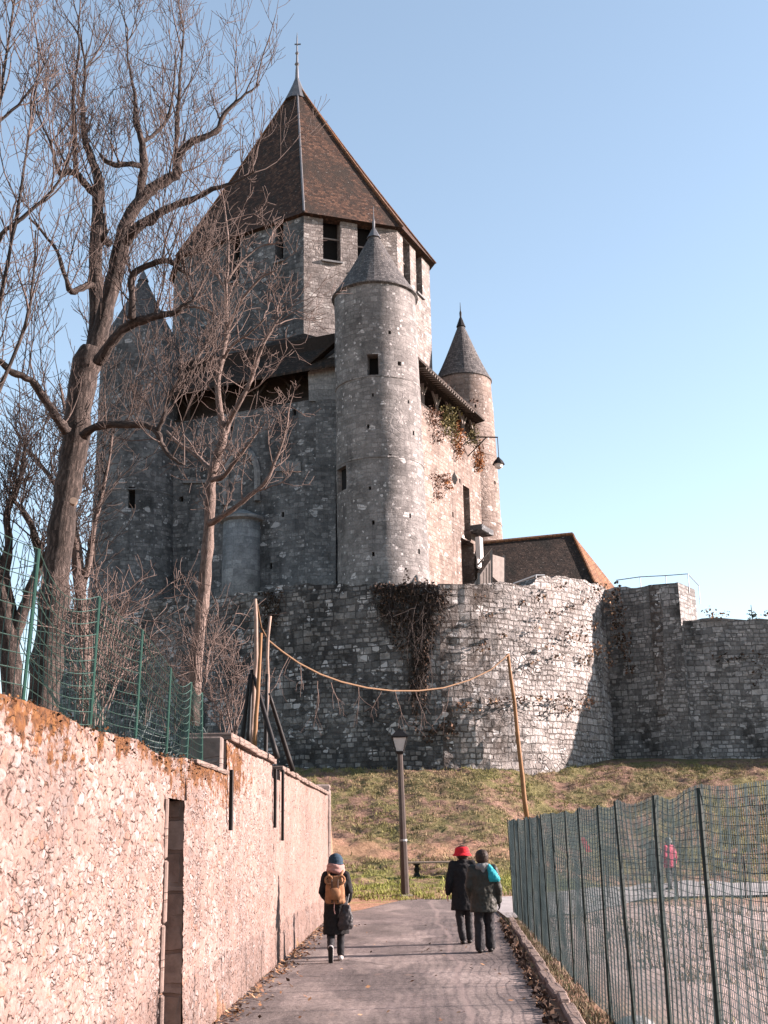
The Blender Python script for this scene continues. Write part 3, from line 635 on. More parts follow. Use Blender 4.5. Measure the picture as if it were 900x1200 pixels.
# octagon
o0, o1, o2, o3 = PZ(213, 300, ZE), PZ(356, 250, ZE), PZ(465, 267, ZE), PZ(503, 308, ZE)
oc = Vector((-5.95, 81.7, ZE)); OCT = [o0, o1, o2, o3] + [Vector((2 * oc.x - q.x, 2 * oc.y - q.y, ZE)) for q in (o0, o1, o2, o3)]
UT = empty('upper_tower', None, None, (0, 0, 0)); UT.parent = keep; UT.matrix_parent_inverse = Matrix.Translation(keep.location).inverted()
del_keys = [k for k in UT.keys()]
win = {0: [(322, 332, 262, 306, .8), (268, 281, 282, 330, .8)], 1: [(378.5, 399, 254, 306, .8), (419, 438, 262, 318, .8)], 2: [(472.5, 480.5, 283, 333, .7), (487.5, 494.5, 297, 345, .7)]}
for i in range(8):
    A, B = OCT[i], OCT[(i + 1) % 8]; A0, B0 = Vector((A.x, A.y, 0)), Vector((B.x, B.y, 0))
    ops = pix_ops(A0, B0, win.get(i, []))
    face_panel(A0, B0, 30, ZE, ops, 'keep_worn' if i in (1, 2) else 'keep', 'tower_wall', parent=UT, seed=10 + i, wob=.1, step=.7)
# window bars and sills on the visible faces
for i, rects in win.items():
    A, B = OCT[i], OCT[(i + 1) % 8]; A0, B0 = Vector((A.x, A.y, 0)), Vector((B.x, B.y, 0)); d = (B0 - A0).normalized(); n = Vector((d.y, -d.x, 0))
    for (u0, u1, v0, v1, dep) in pix_ops(A0, B0, rects):
        m = MB(); p = A0 + d * u0 - n * .4 + Vector((0, 0, v0 * .45 + v1 * .55)); q = A0 + d * u1 - n * .4 + Vector((0, 0, v0 * .45 + v1 * .55)); m.bar(p, q, .08, .1); kpart(m, 'window_bar', M['greywood'], UT)
        m = MB(); p = A0 + d * (u0 - .1) + n * .03 + Vector((0, 0, v0 - .07)); q = A0 + d * (u1 + .1) + n * .03 + Vector((0, 0, v0 - .07)); m.bar(p, q, .28, .12); kpart(m, 'window_sill', M['quoin'], UT)
# quoins up the octagon's front edges
# main roof
APX = P(348, 98, 81.9)
def flare(q, k, z): return Vector((oc.x + (q.x - oc.x) * k, oc.y + (q.y - oc.y) * k, z))
roof = empty('roof', None, None); roof.parent = keep; roof.matrix_parent_inverse = Matrix.Translation(keep.location).inverted()
mb = MB(); mb2 = MB()
for i in range(8):
    A, B = flare(OCT[i], 1.045, ZE - .12), flare(OCT[(i + 1) % 8], 1.045, ZE - .12); L = (B - A).length; Hs = ((A + B) / 2 - APX).length
    for k in range(12):
        t0, t1 = k / 12, (k + 1) / 12
        sag = lambda t: -.25 * math.sin(math.pi * t)
        pts = [A.lerp(APX, t0), B.lerp(APX, t0), B.lerp(APX, t1), A.lerp(APX, t1)]
        for p, t in zip(pts, (t0, t0, t1, t1)): p.z += sag(t)
        w0, w1 = L * (1 - t0) / 2, L * (1 - t1) / 2
        (mb2 if i in (0, 7, 6) else mb).add(pts, [(0, 1, 2, 3)], [[(-w0 + 20 * i, t0 * Hs), (w0 + 20 * i, t0 * Hs), (w1 + 20 * i, t1 * Hs), (-w1 + 20 * i, t1 * Hs)]])
    A2, B2 = flare(OCT[i], .95, ZE - .25), flare(OCT[(i + 1) % 8], .95, ZE - .25); mb2.quad(A, A2, B2, B)
for q in mb2.f: pass
mb.add(mb2.v, mb2.f, mb2.uv); kpart(mb, 'roof_tiling', M['tile'], roof)
for i in (1, 2, 3, 0):
    A = flare(OCT[i], 1.05, ZE - .1); m = MB(); pts = []
    for k in range(13):
        t = k / 12; p = A.lerp(APX, t); p.z += -.25 * math.sin(math.pi * t) + .03; pts.append(p)
    m.tube(pts, .075 if i != 2 else .12, 6); kpart(m, 'ridge_cap', M['lead'] if i == 1 else M['orange'], roof)
m = MB(); m.lathe([(1.05, -1.75), (.8, -1.2), (.42, -.3), (.16, .45)], APX, 10); kpart(m, 'lead_cap', M['lead'], roof)
m = MB(); m.lathe([(.16, .2), (.12, 1.2), (.09, 1.6), (.2, 1.75), (.09, 1.95), (.07, 2.6), (.16, 2.75), (.06, 2.95), (.045, 4.2), (.01, 4.7)], APX, 8)
m.box(APX + Vector((.05, 0, 3.6)), (.5, .03, .12)); kpart(m, 'finial', M['lead'], roof)
# lean-to gallery roof skirting the octagon
eave = [Vector((k.x, k.y, 0)) + (k - ctr).normalized() * 1.0 for k in (K1, K0, K2, K3)]
def skirt(A, B, C, D, name='gallery_roof'):
    m = MB(); W = (B - A).length; Hh = ((C + D) / 2 - (A + B) / 2).length; w2 = (C - D).length; u = (W - w2) / 2
    th = Vector((0, 0, -.16))
    m.add([A, B, C, D], [(0, 1, 2, 3)], [[(0, 0), (W, 0), (W - u, Hh), (u, Hh)]])
    m.add([A + th, B + th, C + th, D + th], [(3, 2, 1, 0)], [[(0, 0), (W, 0), (W - u, Hh), (u, Hh)]])
    m.quad(A + th, B + th, B, A)
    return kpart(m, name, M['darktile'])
zr, ze = 34.3, 30.2
E_ = [Vector((e.x, e.y, ze)) for e in eave]; O_ = [Vector((q.x, q.y, 30.45 if i in (2, 3, 4) else zr)) for i, q in enumerate(OCT)]
ER1, ER2 = PZ(486, 414, ze), PZ(568, 491, ze)
skirt(E_[0], E_[1], O_[1], O_[0]); skirt(ER1, ER2, O_[3], O_[2]); E_[2] = ER2; skirt(E_[2], E_[3], O_[5], O_[4]); skirt(E_[3], E_[0], O_[7], O_[6])
for e, a, b_ in ((E_[1], O_[2], O_[1]), (E_[2], O_[4], O_[3]), (E_[3], O_[6], O_[5]), (E_[0], O_[0], O_[7])):
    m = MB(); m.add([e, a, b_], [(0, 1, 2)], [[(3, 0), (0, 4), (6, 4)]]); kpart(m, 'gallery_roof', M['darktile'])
# posts and braces of the open gallery
def gpost(A, B, t, br=True, mat='greywood'):
    p = A.lerp(B, t); d = (B - A).normalized(); n = Vector((d.y, -d.x, 0)); p = p - n * .25
    m = MB(); m.bar((p.x, p.y, ZW), (p.x, p.y, ze + .1), .22, .22, (0, 1, 0))
    if br:
        for s in (-1, 1): m.bar(Vector((p.x, p.y, ZW + .9)), Vector((p.x, p.y, ze)) + d * s * .7, .12, .12)
    kpart(m, 'gallery_post', M[mat])
for t in (.3, .45, .6, .75, .88): gpost(KF0, KF2, t)
for t in (.2, .35, .5, .65, .78): gpost(K1, K0, t, mat='wood')  # posts of the shaded side in darker timber, shade put into their colour
for A, B in ((KF0, KF2), (K1, K0)):
    d = (B - A).normalized(); n = Vector((d.y, -d.x, 0)); m = MB(); p, q = A - n * .2, B - n * .2
    m.bar((p.x, p.y, ZW + .1), (q.x, q.y, ZW + .1), .3, .2); kpart(m, 'gallery_beam', M['wood'])
# rafters' ends along the sunny eave
m = MB(); A, B = ER1, ER2; d = (B - A).normalized(); n = Vector((d.y, -d.x, 0)); k = 2.0
while k < (B - A).length - 2:
    p = A + d * k; m.bar(p - n * .02 + Vector((0, 0, -.22)), p - n * .9 + Vector((0, 0, .0)), .09, .12); k += .38
kpart(m, 'rafter', M['greywood'])
# stone gable beside the front turret
d = (K0 - K1).normalized(); n = Vector((d.y, -d.x, 0)); m = MB()
def onl(px, py): return PP(px, py, K1 + n * .12, n)
g = [onl(362, 470), onl(400, 470), onl(400, 408), onl(361, 436)]
m.add(g + [q - n * .5 for q in g], [(0, 1, 2, 3), (3, 2, 6, 7), (0, 3, 7, 4)], [[(0, 0), (2, 0), (2, 3), (0, 1.8)], [(0, 0), (2, 0), (2, .5), (0, .5)], [(0, 0), (0, 1.8), (.5, 1.8), (.5, 0)]]); kpart(m, 'gable', M['quoin'])
m = MB(); m.bar(onl(357, 437) + n * .12 + Vector((0, 0, .1)), onl(397, 402) + n * .12 + Vector((0, 0, .1)), .5, .14); kpart(m, 'barge_board', M['wood'])
# pilasters and half-round buttress of the shaded face
def strip(px0, px1, py0, py1, proud, name, mat):
    a, b_, c, e = onl(px0, py1), onl(px1, py1), onl(px1, py0), onl(px0, py0); m = MB()
    o = n * (proud - .12)
    f = [q + o for q in (a, b_, c, e)]; bk = [q - n * .3 for q in (a, b_, c, e)]
    W, Hh = (b_ - a).length, (e - a).length
    m.add(f + bk, [(0, 1, 2, 3), (1, 5, 6, 2), (4, 0, 3, 7), (3, 2, 6, 7)], [[(0, 0), (W, 0), (W, Hh), (0, Hh)], [(0, 0), (.4, 0), (.4, Hh), (0, Hh)], [(0, 0), (.4, 0), (.4, Hh), (0, Hh)], [(0, 0), (W, 0), (W, .4), (0, .4)]])
    kpart(m, name, M[mat])
strip(181, 190, 440, 712, .3, 'pilaster', 'quoin'); strip(358, 394, 545, 712, .2, 'pilaster', 'keep'); strip(370, 394, 468, 545, .12, 'pilaster', 'keep')
strip(214, 262, 562, 566, .12, 'string_course', 'quoin'); strip(322, 352, 540, 552, .1, 'string_course', 'quoin')
c0 = onl(283, 690); m = MB(); m.lathe([(1.25, ZB - c0.z), (1.2, onl(283, 614).z - c0.z)], c0, 20); kpart(m, 'buttress', M['quoin'], smooth=True)
zt = onl(283, 614).z - c0.z; m = MB(); m.lathe([(1.2, zt), (1.45, zt + .12), (1.45, zt + .3), (.9, zt + .55), (.15, zt + .9)], c0, 20); kpart(m, 'buttress_cap', M['quoin'])
# blind arch, paler than the wall
m = MB(); ac = onl(283, 552)
pts = [ac + d * (1.15 * math.cos(a)) + Vector((0, 0, 1.9 * math.sin(a) - .5)) + n * .0 for a in [math.pi * k / 10 for k in range(11)]]
m.tube([pts[0] - Vector((0, 0, 1.6))] + pts + [pts[-1] - Vector((0, 0, 1.6))], .22, 6); kpart(m, 'blind_arch', M['quoin'])

# turrets
def turret(px_t, px_b, c, r0, r1, ztop, rc, zap, wins, mat='turret', finial=.9, capmat='lead', ledge=True, n=40):
    t = empty('corner_turret', None, None); t.parent = keep; t.matrix_parent_inverse = Matrix.Translation(keep.location).inverted()
    x0, x1 = px_b, px_t
    def cx(z): return x0 + (x1 - x0) * (z - ZB) / (ztop - ZB)
    def rad(z): return r0 + (r1 - r0) * min(1, max(0, (z - ZB) / (ztop - ZB)))**.8
    def fn(u, v, dep):
        a = -math.pi / 2 + u / r0; wv = (float(fbm(u * .7, v * .7, 0, 40)) - .5) * .12 if dep == 0 else 0
        rr_ = rad(v) + wv - dep; return Vector((cx(v) + rr_ * math.cos(a), c.y + rr_ * math.sin(a), v))
    ops = []
    for (pa, pb, ya, yb, dep) in wins:              # measured on the plane through the axis
        zt, zb = P((pa + pb) / 2, ya, c.y - r1 * .95).z, P((pa + pb) / 2, yb, c.y - r1 * .95).z; zm = (zt + zb) / 2
        f = lambda px: math.asin(max(-1, min(1, (P(px, (ya + yb) / 2, c.y - r1 * .9).x - cx(zm)) / rad(zm)))) * r0
        ops.append((f(pa), f(pb), zb, zt, dep))
    mb = MB(); bk = []; L = math.pi * r0
    surf(mb, fn, lin(-L, L, 2 * L / n), lin(ZB, ztop, .6), ops, bk)
    sh = kpart(mb, 'turret_wall', M[mat], t, smooth=True)
    for q in bk:
        m = MB(); m.quad(*q); kpart(m, 'window', M['dark'], t)
    if ledge:
        for zl, pr in ((ZB + (ztop - ZB) * .72, .035), (ZB + (ztop - ZB) * .49, .03)):
            m = MB(); m.lathe([(rad(zl) - .05, -.02), (rad(zl) + pr, 0), (rad(zl) + pr, .09), (rad(zl) - .05, .12)], (cx(zl), c.y, zl), n); kpart(m, 'string_course', M[mat], t)
    m = MB(); cz = Vector((x1, c.y, ztop)); hh = zap - ztop
    prof = [(rc - .18, -.1), (rc, -.02), (rc + .02, .05)] + [(rc * (1 - k / 14) * (1 - .06 * math.sin(math.pi * k / 14)), .05 + hh * .96 * k / 14) for k in range(1, 14)] + [(.12, hh * .96)]
    m.lathe(prof, cz, 36); kpart(m, 'turret_roof', M['slate'], t)
    m = MB(); m.lathe([(rc * .17, hh * .85), (.1, hh * .99), (.07, hh * 1.0), (.09, hh + finial * .3), (.035, hh + finial * .45), (.015, hh + finial)], cz, 8); kpart(m, 'finial', M[capmat], t)
    return t
zt0, za0 = P(440, 352, 68.2).z, P(436, 267, 68.2).z
hw = [(430, 443.5, 416, 442, .7), (394.5, 405.5, 541, 569, .25)]
hw += [(466, 470, 422, 427, .3), (430, 433, 498, 503, .3), (432, 435, 571, 575, .3), (436, 439, 611, 616, .3), (436, 439, 648, 653, .3), (478, 480, 465, 469, .3), (455, 458, 388, 392, .3), (456, 459, 533, 537, .3), (480, 482, 600, 605, .3), (436, 438, 462, 466, .3), (484, 486, 500, 505, .3), (490, 492, 640, 646, .3)]
turret(-.33, -.03, K0, 2.74, 2.52, zt0, 2.68, za0, hw, finial=1.5)
turret(-16.25, -15.95, K1, 3.0, 2.55, P(164, 399, 74.8).z, 2.42, P(167, 318, 74.8).z, [(152, 160, 572, 597, .5)], mat='keep')  # left turret in the darker stone, its shade painted in
turret(5.95, 6.35, K2, 2.3, 2.03, P(543, 449, 81.8).z, 2.1, P(534, 372, 81.8).z, [(556, 558, 474, 478, .3), (580, 582, 560, 564, .3), (575, 578, 640, 645, .3)], mat='face', finial=1.2, capmat='iron')
turret(K3.x, K3.x, K3, 2.6, 2.4, 34.2, 2.6, 39.2, [])
# entrance on the sunny face
A, B = KF0, KF2; d2 = (B - A).normalized(); n2 = Vector((d2.y, -d2.x, 0))
def onr(px, py, off=0): return PP(px, py, A + n2 * off, n2)
m = MB(); p, q = onr(549, 622, .1), onr(564, 624, .1); m.box((p + q) / 2 + n2 * .5, ((q - p).length * .9, .9, .4), Matrix((d2, -n2, Vector((0, 0, 1)))).transposed(), .04); kpart(m, 'door_canopy', M['keep'])
m = MB(); p, q = onr(557, 655, .5), onr(563, 632, .5); m.box((p + q) / 2 + n2 * .1, (.5, .35, q.z - p.z), Matrix((d2, -n2, Vector((0, 0, 1)))).transposed(), .02); kpart(m, 'door_reveal', M['white'])  # door jamb in white: the sun on it is put into the colour
m = MB(); p, q = onr(554, 665, .6), onr(564, 656, .6); m.box((p + q) / 2 + n2 * .1, (.9, .12, q.z - p.z), Matrix((d2, -n2, Vector((0, 0, 1)))).transposed(), .02); nb = kpart(m, 'notice_board', M['iron'])
m = MB(); m.box((p + q) / 2 + n2 * .17, (.6, .03, (q.z - p.z) * .6), Matrix((d2, -n2, Vector((0, 0, 1)))).transposed()); kpart(m, 'paper', M['white'])
# projecting first bay of the sunny face
m = MB(); p0, p1 = onr(505, 690, .0), onr(529, 690, 0); zt = onr(525, 520).z
f = [(p0 + n2 * .0), p1 + n2 * .0]; Z = lambda v, z: Vector((v.x, v.y, z))
f[0] = onr(492, 690, 0); m.quad(Z(f[0] + n2 * .14, ZB), Z(f[1] + n2 * .14, ZB), Z(f[1] + n2 * .14, zt), Z(f[0] + n2 * .14, zt)); m.quad(Z(f[1] + n2 * .14, ZB), Z(f[1], ZB), Z(f[1], zt), Z(f[1] + n2 * .14, zt))
m.quad(Z(f[0] + n2 * .14, zt), Z(f[1] + n2 * .14, zt), Z(f[1] - n2 * .05, zt + .9), Z(f[0] - n2 * .05, zt + .9)); kpart(m, 'buttress', M['face'])

# ------------------------------------------------------------------ rampart (chemise) in front of the keep
def ribbon(mb, path, zbot, ztops, back=1.2, dz=.45, wob=.22, seed=0, batter=.0, ragged=.22):
    """path: plan points; ragged crest; thick body"""
    pts = []; tops = []; us = []; L = 0
    for i in range(len(path) - 1):
        a, b_ = Vector(path[i]), Vector(path[i + 1]); m = max(1, int((b_ - a).length / .32))
        for k in range(m):
            t = k / m; pts.append(a.lerp(b_, t)); tops.append(ztops[i] * (1 - t) + ztops[i + 1] * t)
    pts.append(Vector(path[-1])); tops.append(ztops[-1]); k_ = len(pts)
    for i in range(k_):
        if i: L += (pts[i] - pts[i - 1]).length
        us.append(L)
    us = np.array(us); tops = np.array(tops) + (np.round(vnoise(us * 2.1, seed * 1.0 + .3, 0, seed) * 3) / 3 - .5) * ragged + (fbm(us * .5, 1.7, 0, seed) - .5) * ragged * 1.6
    nz = int((max(tops) - zbot) / dz) + 1; rows = []
    nr = []
    for i in range(k_):
        t = (pts[min(i + 1, k_ - 1)] - pts[max(i - 1, 0)]).normalized(); nr.append(Vector((t.y, -t.x, 0)))
    V = []; UV = []
    for j in range(nz + 1):
        for i in range(k_):
            z = zbot + (tops[i] - zbot) * j / nz
            wv = (float(fbm(us[i] * .55, z * .55, 0, seed + 3)) - .5) * wob + (float(fbm(us[i] * 2.0, z * 2.4, 0, seed + 5, 2)) - .5) * wob * .5
            p = Vector((pts[i].x, pts[i].y, 0)) + nr[i] * (wv + batter * (tops[i] - z)); V.append((p.x, p.y, z)); UV.append((us[i], z))
    fs, uv = [], []
    for j in range(nz):
        for i in range(k_ - 1):
            q = (j * k_ + i, j * k_ + i + 1, (j + 1) * k_ + i + 1, (j + 1) * k_ + i); fs.append(q); uv.append([UV[a] for a in q])
    mb.add(V, fs, uv)
    for i in range(k_ - 1):                       # top and back
        a, b_ = Vector(V[nz * k_ + i]), Vector(V[nz * k_ + i + 1]); a2, b2 = a - nr[i] * back, b_ - nr[i + 1] * back
        mb.quad(a, b_, b2, a2); mb.quad(b2, a2, (a2.x, a2.y, zbot), (b2.x, b2.y, zbot))
    for i, s in ((0, 1), (k_ - 1, -1)):
        a = Vector(V[nz * k_ + i]); a2 = a - nr[i] * back; q = [(a2.x, a2.y, zbot), (V[i][0], V[i][1], zbot), a, a2]
        mb.quad(*(q if s == 1 else q[::-1]))
    return pts, nr, tops, us
def smooth_plan(path, tops, it=14, step=.32):
    pts, tz, src = [], [], []
    for i in range(len(path) - 1):
        a, b_ = Vector(path[i]), Vector(path[i + 1]); m = max(1, int((b_ - a).length / step))
        for k in range(m): pts.append(a.lerp(b_, k / m)); tz.append(tops[i] * (1 - k / m) + tops[i + 1] * k / m); src.append(i)
    pts.append(Vector(path[-1])); tz.append(tops[-1]); src.append(len(path) - 1)
    for _ in range(it): pts = [pts[0]] + [pts[i] * .5 + (pts[i - 1] + pts[i + 1]) * .25 for i in range(1, len(pts) - 1)] + [pts[-1]]
    return pts, tz, src
ramp_w = empty('rampart_wall', 'thick rampart wall of rough stone curving round the foot of the keep', 'wall', (0, 58, 5))
def base(px, Y, py=895): v = P(px, py, Y); return (v.x, v.y, 0)
CH = [(40, 68.5, 716), (100, 66, 712), (200, 62.6, 701), (300, 59.6, 691), (330, 58.8, 687), (400, 57.6, 687), (455, 57.0, 683), (520, 57.0, 685)]
BA = [(520, 57.0, 685), (560, 57.35, 685), (610, 58.3, 684), (636, 59.0, 683), (640, 59.2, 676), (660, 60.0, 675), (690, 61.6, 677), (712, 63.5, 685), (722, 65.8, 690), (726, 70, 692)]
AL = CH + BA[1:]; sp_, st_, ss_ = smooth_plan([base(p, Y) for p, Y, _ in AL], [P(p, t, Y).z for p, Y, t in AL]); cut_i = ss_.index(len(CH) - 1)
mb = MB(); ribbon(mb, [tuple(p) for p in sp_[:cut_i + 1]], 3.4, st_[:cut_i + 1], seed=1); put(mb.build('rampart', M['chem'], None, False), ramp_w)
mb = MB(); ribbon(mb, [tuple(p) for p in sp_[cut_i:]], 3.4, st_[cut_i:], seed=2, wob=.3); put(mb.build('bastion', M['bast'], None, False), ramp_w)
# projecting ledge half way up the bastion
mb = MB(); LE = [(505, 57.0), (560, 57.3), (610, 58.2), (640, 59.1), (668, 60.3), (690, 61.5)]
lp_, lt_, _x = smooth_plan([tuple(Vector(base(p, Y)) - Vector((0, o_, 0))) for (p, Y), o_ in zip(LE, (-.15, .2, .3, .3, .2, -.15))], [8.3] * 6)
ribbon(mb, [tuple(p) for p in lp_], 3.4, lt_, back=.6, seed=4, wob=.35, ragged=.35); put(mb.build('footing', M['bast'], None, False), ramp_w)
# right wall and its taller end block
rw = empty('boundary_wall', 'shaded dark stone wall stepping down from a taller block with a steel rail', 'wall', (16, 61, 5))
mb = MB(); RW = [(700, 66.4, 693), (812, 63.4, 683)]
ribbon(mb, [base(p, Y, 890) for p, Y, _ in RW], 3.6, [P(p, t, Y).z for p, Y, t in RW], back=2.6, seed=6, ragged=.3); put(mb.build('tall_block', M['rwall'], None, False), rw)
mb = MB(); q0 = Vector(base(811, 63.4, 890)) + Vector((0, .35, 0)); q1 = q0 + Vector((.85, 2.7, 0)); zt = P(812, 683, 63.4).z
ribbon(mb, [tuple(q0), tuple(q1)], 8, [zt, zt], back=1.5, seed=7, ragged=.3); put(mb.build('block_end', M['bast'], None, False), rw)  # end towards the sun in the paler stone, light put into its colour
mb = MB(); RL = [(813.5, 63.6, 727), (860, 63.2, 726), (900, 63.0, 727), (960, 62.7, 727), (1060, 62.3, 727)]
ribbon(mb, [base(p, Y, 890) for p, Y, _ in RL] + [(42, 61.5, 0)], 3.6, [P(p, t, Y).z for p, Y, t in RL] + [13.0], back=1.2, seed=8, ragged=.2); put(mb.build('low_run', M['rwall'], None, False), rw)
# steel guard rail on the tall block
rail = empty('guard_rail', 'thin steel guard rail along the top of the taller dark block', 'railing', tuple(P(770, 690, 61.6)))
tops = [P(722, 680, 66.6), P(750, 676, 65.9), P(780, 674.5, 65.3), P(806, 672.5, 64.7)]; tops.append(tops[-1] + Vector((1.4, 3.2, 0)))
m = MB(); m.tube(tops, .028, 6); put(m.build('top_rail', M['galv']), rail)
for p in tops[1:]:
    m = MB(); m.tube([p, p - Vector((0, 0, 1.1))], .025, 6); put(m.build('post', M['galv']), rail)
# stair and handrails behind the rampart crest
st = empty('wooden_staircase', 'grey wooden stair with boarded sides below the keep entrance', 'staircase', tuple(P(575, 690, 66)))
def slab(pts, th, name, mat, par):
    pts = [Vector(p) for p in pts]; nn = (pts[1] - pts[0]).cross(pts[2] - pts[0]).normalized() * th; m = MB(); k = len(pts)
    m.add(pts + [p - nn for p in pts], [tuple(range(k)), tuple(range(2 * k - 1, k - 1, -1))] + [(i, k + i, k + (i + 1) % k, (i + 1) % k) for i in range(k)], None)
    o = m.build(name, mat); return put(o, par)
slab([P(552, 689, 66), P(575, 689, 66.6), P(575, 656, 66.6)], .06, 'stair_side', M['greywood'], st)
slab([P(576.5, 650, 66.8), P(590.5, 654, 67.6), P(590.5, 689, 67.6), P(576.5, 676, 66.8)], .06, 'landing_panel', M['greywood'], st)
for (x0, y0, x1, y1, Y) in ((575.5, 645, 575.5, 695, 66.7), (590.5, 651, 590.5, 695, 67.6), (561, 672, 561, 695, 66.2)):
    m = MB(); m.bar(P(x0, y0, Y), P(x1, y1, Y), .14, .14, (0, 1, 0)); put(m.build('stair_post', M['greywood']), st)
m = MB(); m.bar(P(560, 662, 66.2), P(576, 643, 66.7), .1, .08); put(m.build('handrail', M['wood']), st)
for xx in (556, 559.5, 563, 566.5, 570, 573.5):
    m = MB(); m.bar(P(xx, 689 - (xx - 552) * 1.43 + 2, 66.05 + (xx - 552) * .024), P(xx, 690, 66.05 + (xx - 552) * .024), .03, .05, (0, 1, 0)); put(m.build('baluster', M['wood']), st)
hr = empty('handrail', 'low sloping steel handrail on the sunlit crest below the brown roof', 'handrail', tuple(P(620, 688, 63)))
m = MB(); m.tube([P(601, 684, 62.5), P(628, 674, 63), P(638, 674, 63.4)], .04, 6); put(m.build('rail', M['galv']), hr)
m = MB(); m.tube([P(628, 674, 63), P(628, 688, 63)], .04, 6); put(m.build('post', M['galv']), hr)
# house behind
hs_ = empty('stone_house', 'house with steep brown tiled hip roof behind the rampart', 'house', (11, 80, 13))
ra, rb = P(560, 637, 79), P(671, 626, 79); ea, eb = P(560, 705, 75), P(707, 705, 75); ec = P(722, 690, 79.5); ed = P(722, 690, 84)
m = MB(); Hh = (ra - ea).length; m.add([ea, eb, rb, ra], [(0, 1, 2, 3)], [[(0, 0), ((eb - ea).length, 0), ((rb - ra).length, Hh), (0, Hh)]])
m.add([ea + Vector((0, 8, 0)), ra, rb, ed], [(0, 1, 2, 3)], [[(0, 0), (0, Hh), (6, Hh), (9, 0)]]); put(m.build('roof', M['darktile']), hs_)
m = MB(); m.add([eb, ed, rb], [(0, 1, 2)], [[(0, 0), (5, 0), (2, 5)]]); put(m.build('hip_roof', M['orange']), hs_)  # hip side in orange tile: the sun on it is put into the colour
m = MB(); m.tube([ra, rb], .14, 6); put(m.build('ridge', M['orange']), hs_)
m = MB(); m.tube([eb, rb], .1, 6); put(m.build('hip_ridge', M['orange']), hs_)
m = MB(); m.box((8.5, 79.6, 14), (11.4, 6.8, 5.4)); put(m.build('wall', M['keep']), hs_)

# ------------------------------------------------------------------ lights in the street
lp = empty('street_lamp', 'tall dark lamp post with a glazed square lantern at the road end', 'street lamp', (.43, 37.5, .24))
b0, b1 = P(475, 1050, 37.5), P(468.5, 882, 37.5); m = MB(); ax = (b1 - b0).normalized()
m.tube([b0 - ax * .2, b0 + ax * .05, b0 + ax * 1.6], [.135, .13, .115], 8); m.tube([b0 + ax * 1.62, b1], [.105, .085], 8); put(m.build('post', M['post']), lp)
m = MB(); m.tube([b0 + ax * 1.58, b0 + ax * 1.64], .125, 10); put(m.build('band', M['galv']), lp)
m = MB(); m.box(b0 + Vector((0, 0, .0)), (.42, .42, .08), .2, .02); put(m.build('foot', M['greywood']), lp)
lc = b1
def frust(mb, c, s0, s1, z0, z1):
    v = [c + Vector((sx * s0, sy * s0, z0)) for sx, sy in ((-1, -1), (1, -1), (1, 1), (-1, 1))] + [c + Vector((sx * s1, sy * s1, z1)) for sx, sy in ((-1, -1), (1, -1), (1, 1), (-1, 1))]
    mb.add(v, [(0, 3, 2, 1), (4, 5, 6, 7), (0, 1, 5, 4), (1, 2, 6, 5), (2, 3, 7, 6), (3, 0, 4, 7)], None)
m = MB(); frust(m, lc, .09, .12, -.05, .04); frust(m, lc, .25, .25, .44, .49); frust(m, lc, .26, .1, .49, .66); frust(m, lc, .08, .05, .66, .72); m.lathe([(.04, .72), (.05, .78), (.01, .86)], lc, 6)
for sx, sy in ((-1, -1), (1, -1), (1, 1), (-1, 1)): m.bar(lc + Vector((sx * .115, sy * .115, .02)), lc + Vector((sx * .23, sy * .23, .46)), .025, .025)
put(m.build('lantern_frame', M['iron']), lp)
m = MB(); frust(m, lc, .1, .215, .04, .44); put(m.build('glass', M['glass']), lp)
# bracket lantern on the far turret
wl = empty('wall_lantern', 'small lantern hung from an iron bracket on the sunny side of the keep', 'lantern', tuple(P(585, 540, 76)))
a0 = onr(548, 535); a1 = onr(555, 512); tip = P(583, 512.5, 76)
m = MB(); m.tube([a1, tip], .05, 6); m.tube([a0, (a1.lerp(tip, .55))], .04, 6); m.tube([tip, P(584.5, 535, 76)], .03, 6); put(m.build('bracket', M['iron']), wl)
lc = P(584.5, 548, 76); m = MB(); m.lathe([(.1, .3), (.42, .22), (.3, .45), (.14, .62), (.05, .75)], lc, 10); put(m.build('hood', M['iron']), wl)
m = MB(); m.lathe([(.08, -.1), (.24, .0), (.3, .24), (.05, .26)], lc, 10); put(m.build('glass', M['white']), wl)
# bench
be = empty('park_bench', 'flat backless plank bench on two turned legs at the foot of the bank', 'bench', (1.4, 42.6, .6))
zb = .62; ba, bb = P(478, 1011, 42.6), P(545, 1009, 42.6); zs = ba.z
gz = lambda x, y: float(ground_z(np.array(x), np.array(y)))
m = MB(); m.box(((ba.x + bb.x) / 2, 42.6, zs), (bb.x - ba.x, .42, .06), .0, .012); put(m.build('seat', M['palewood']), be)
for xx in (ba.x + .3, bb.x - .4):
    m = MB(); g0 = gz(xx, 42.6) - zs - .03; m.lathe([(.13, g0), (.12, g0 + .06), (.07, g0 * .7), (.1, g0 * .45), (.06, g0 * .25), (.11, -.06), (.13, -.03)], (xx, 42.6, zs), 10); m.box((xx, 42.6, zs - .05), (.1, .38, .04)); put(m.build('leg', M['iron']), be)

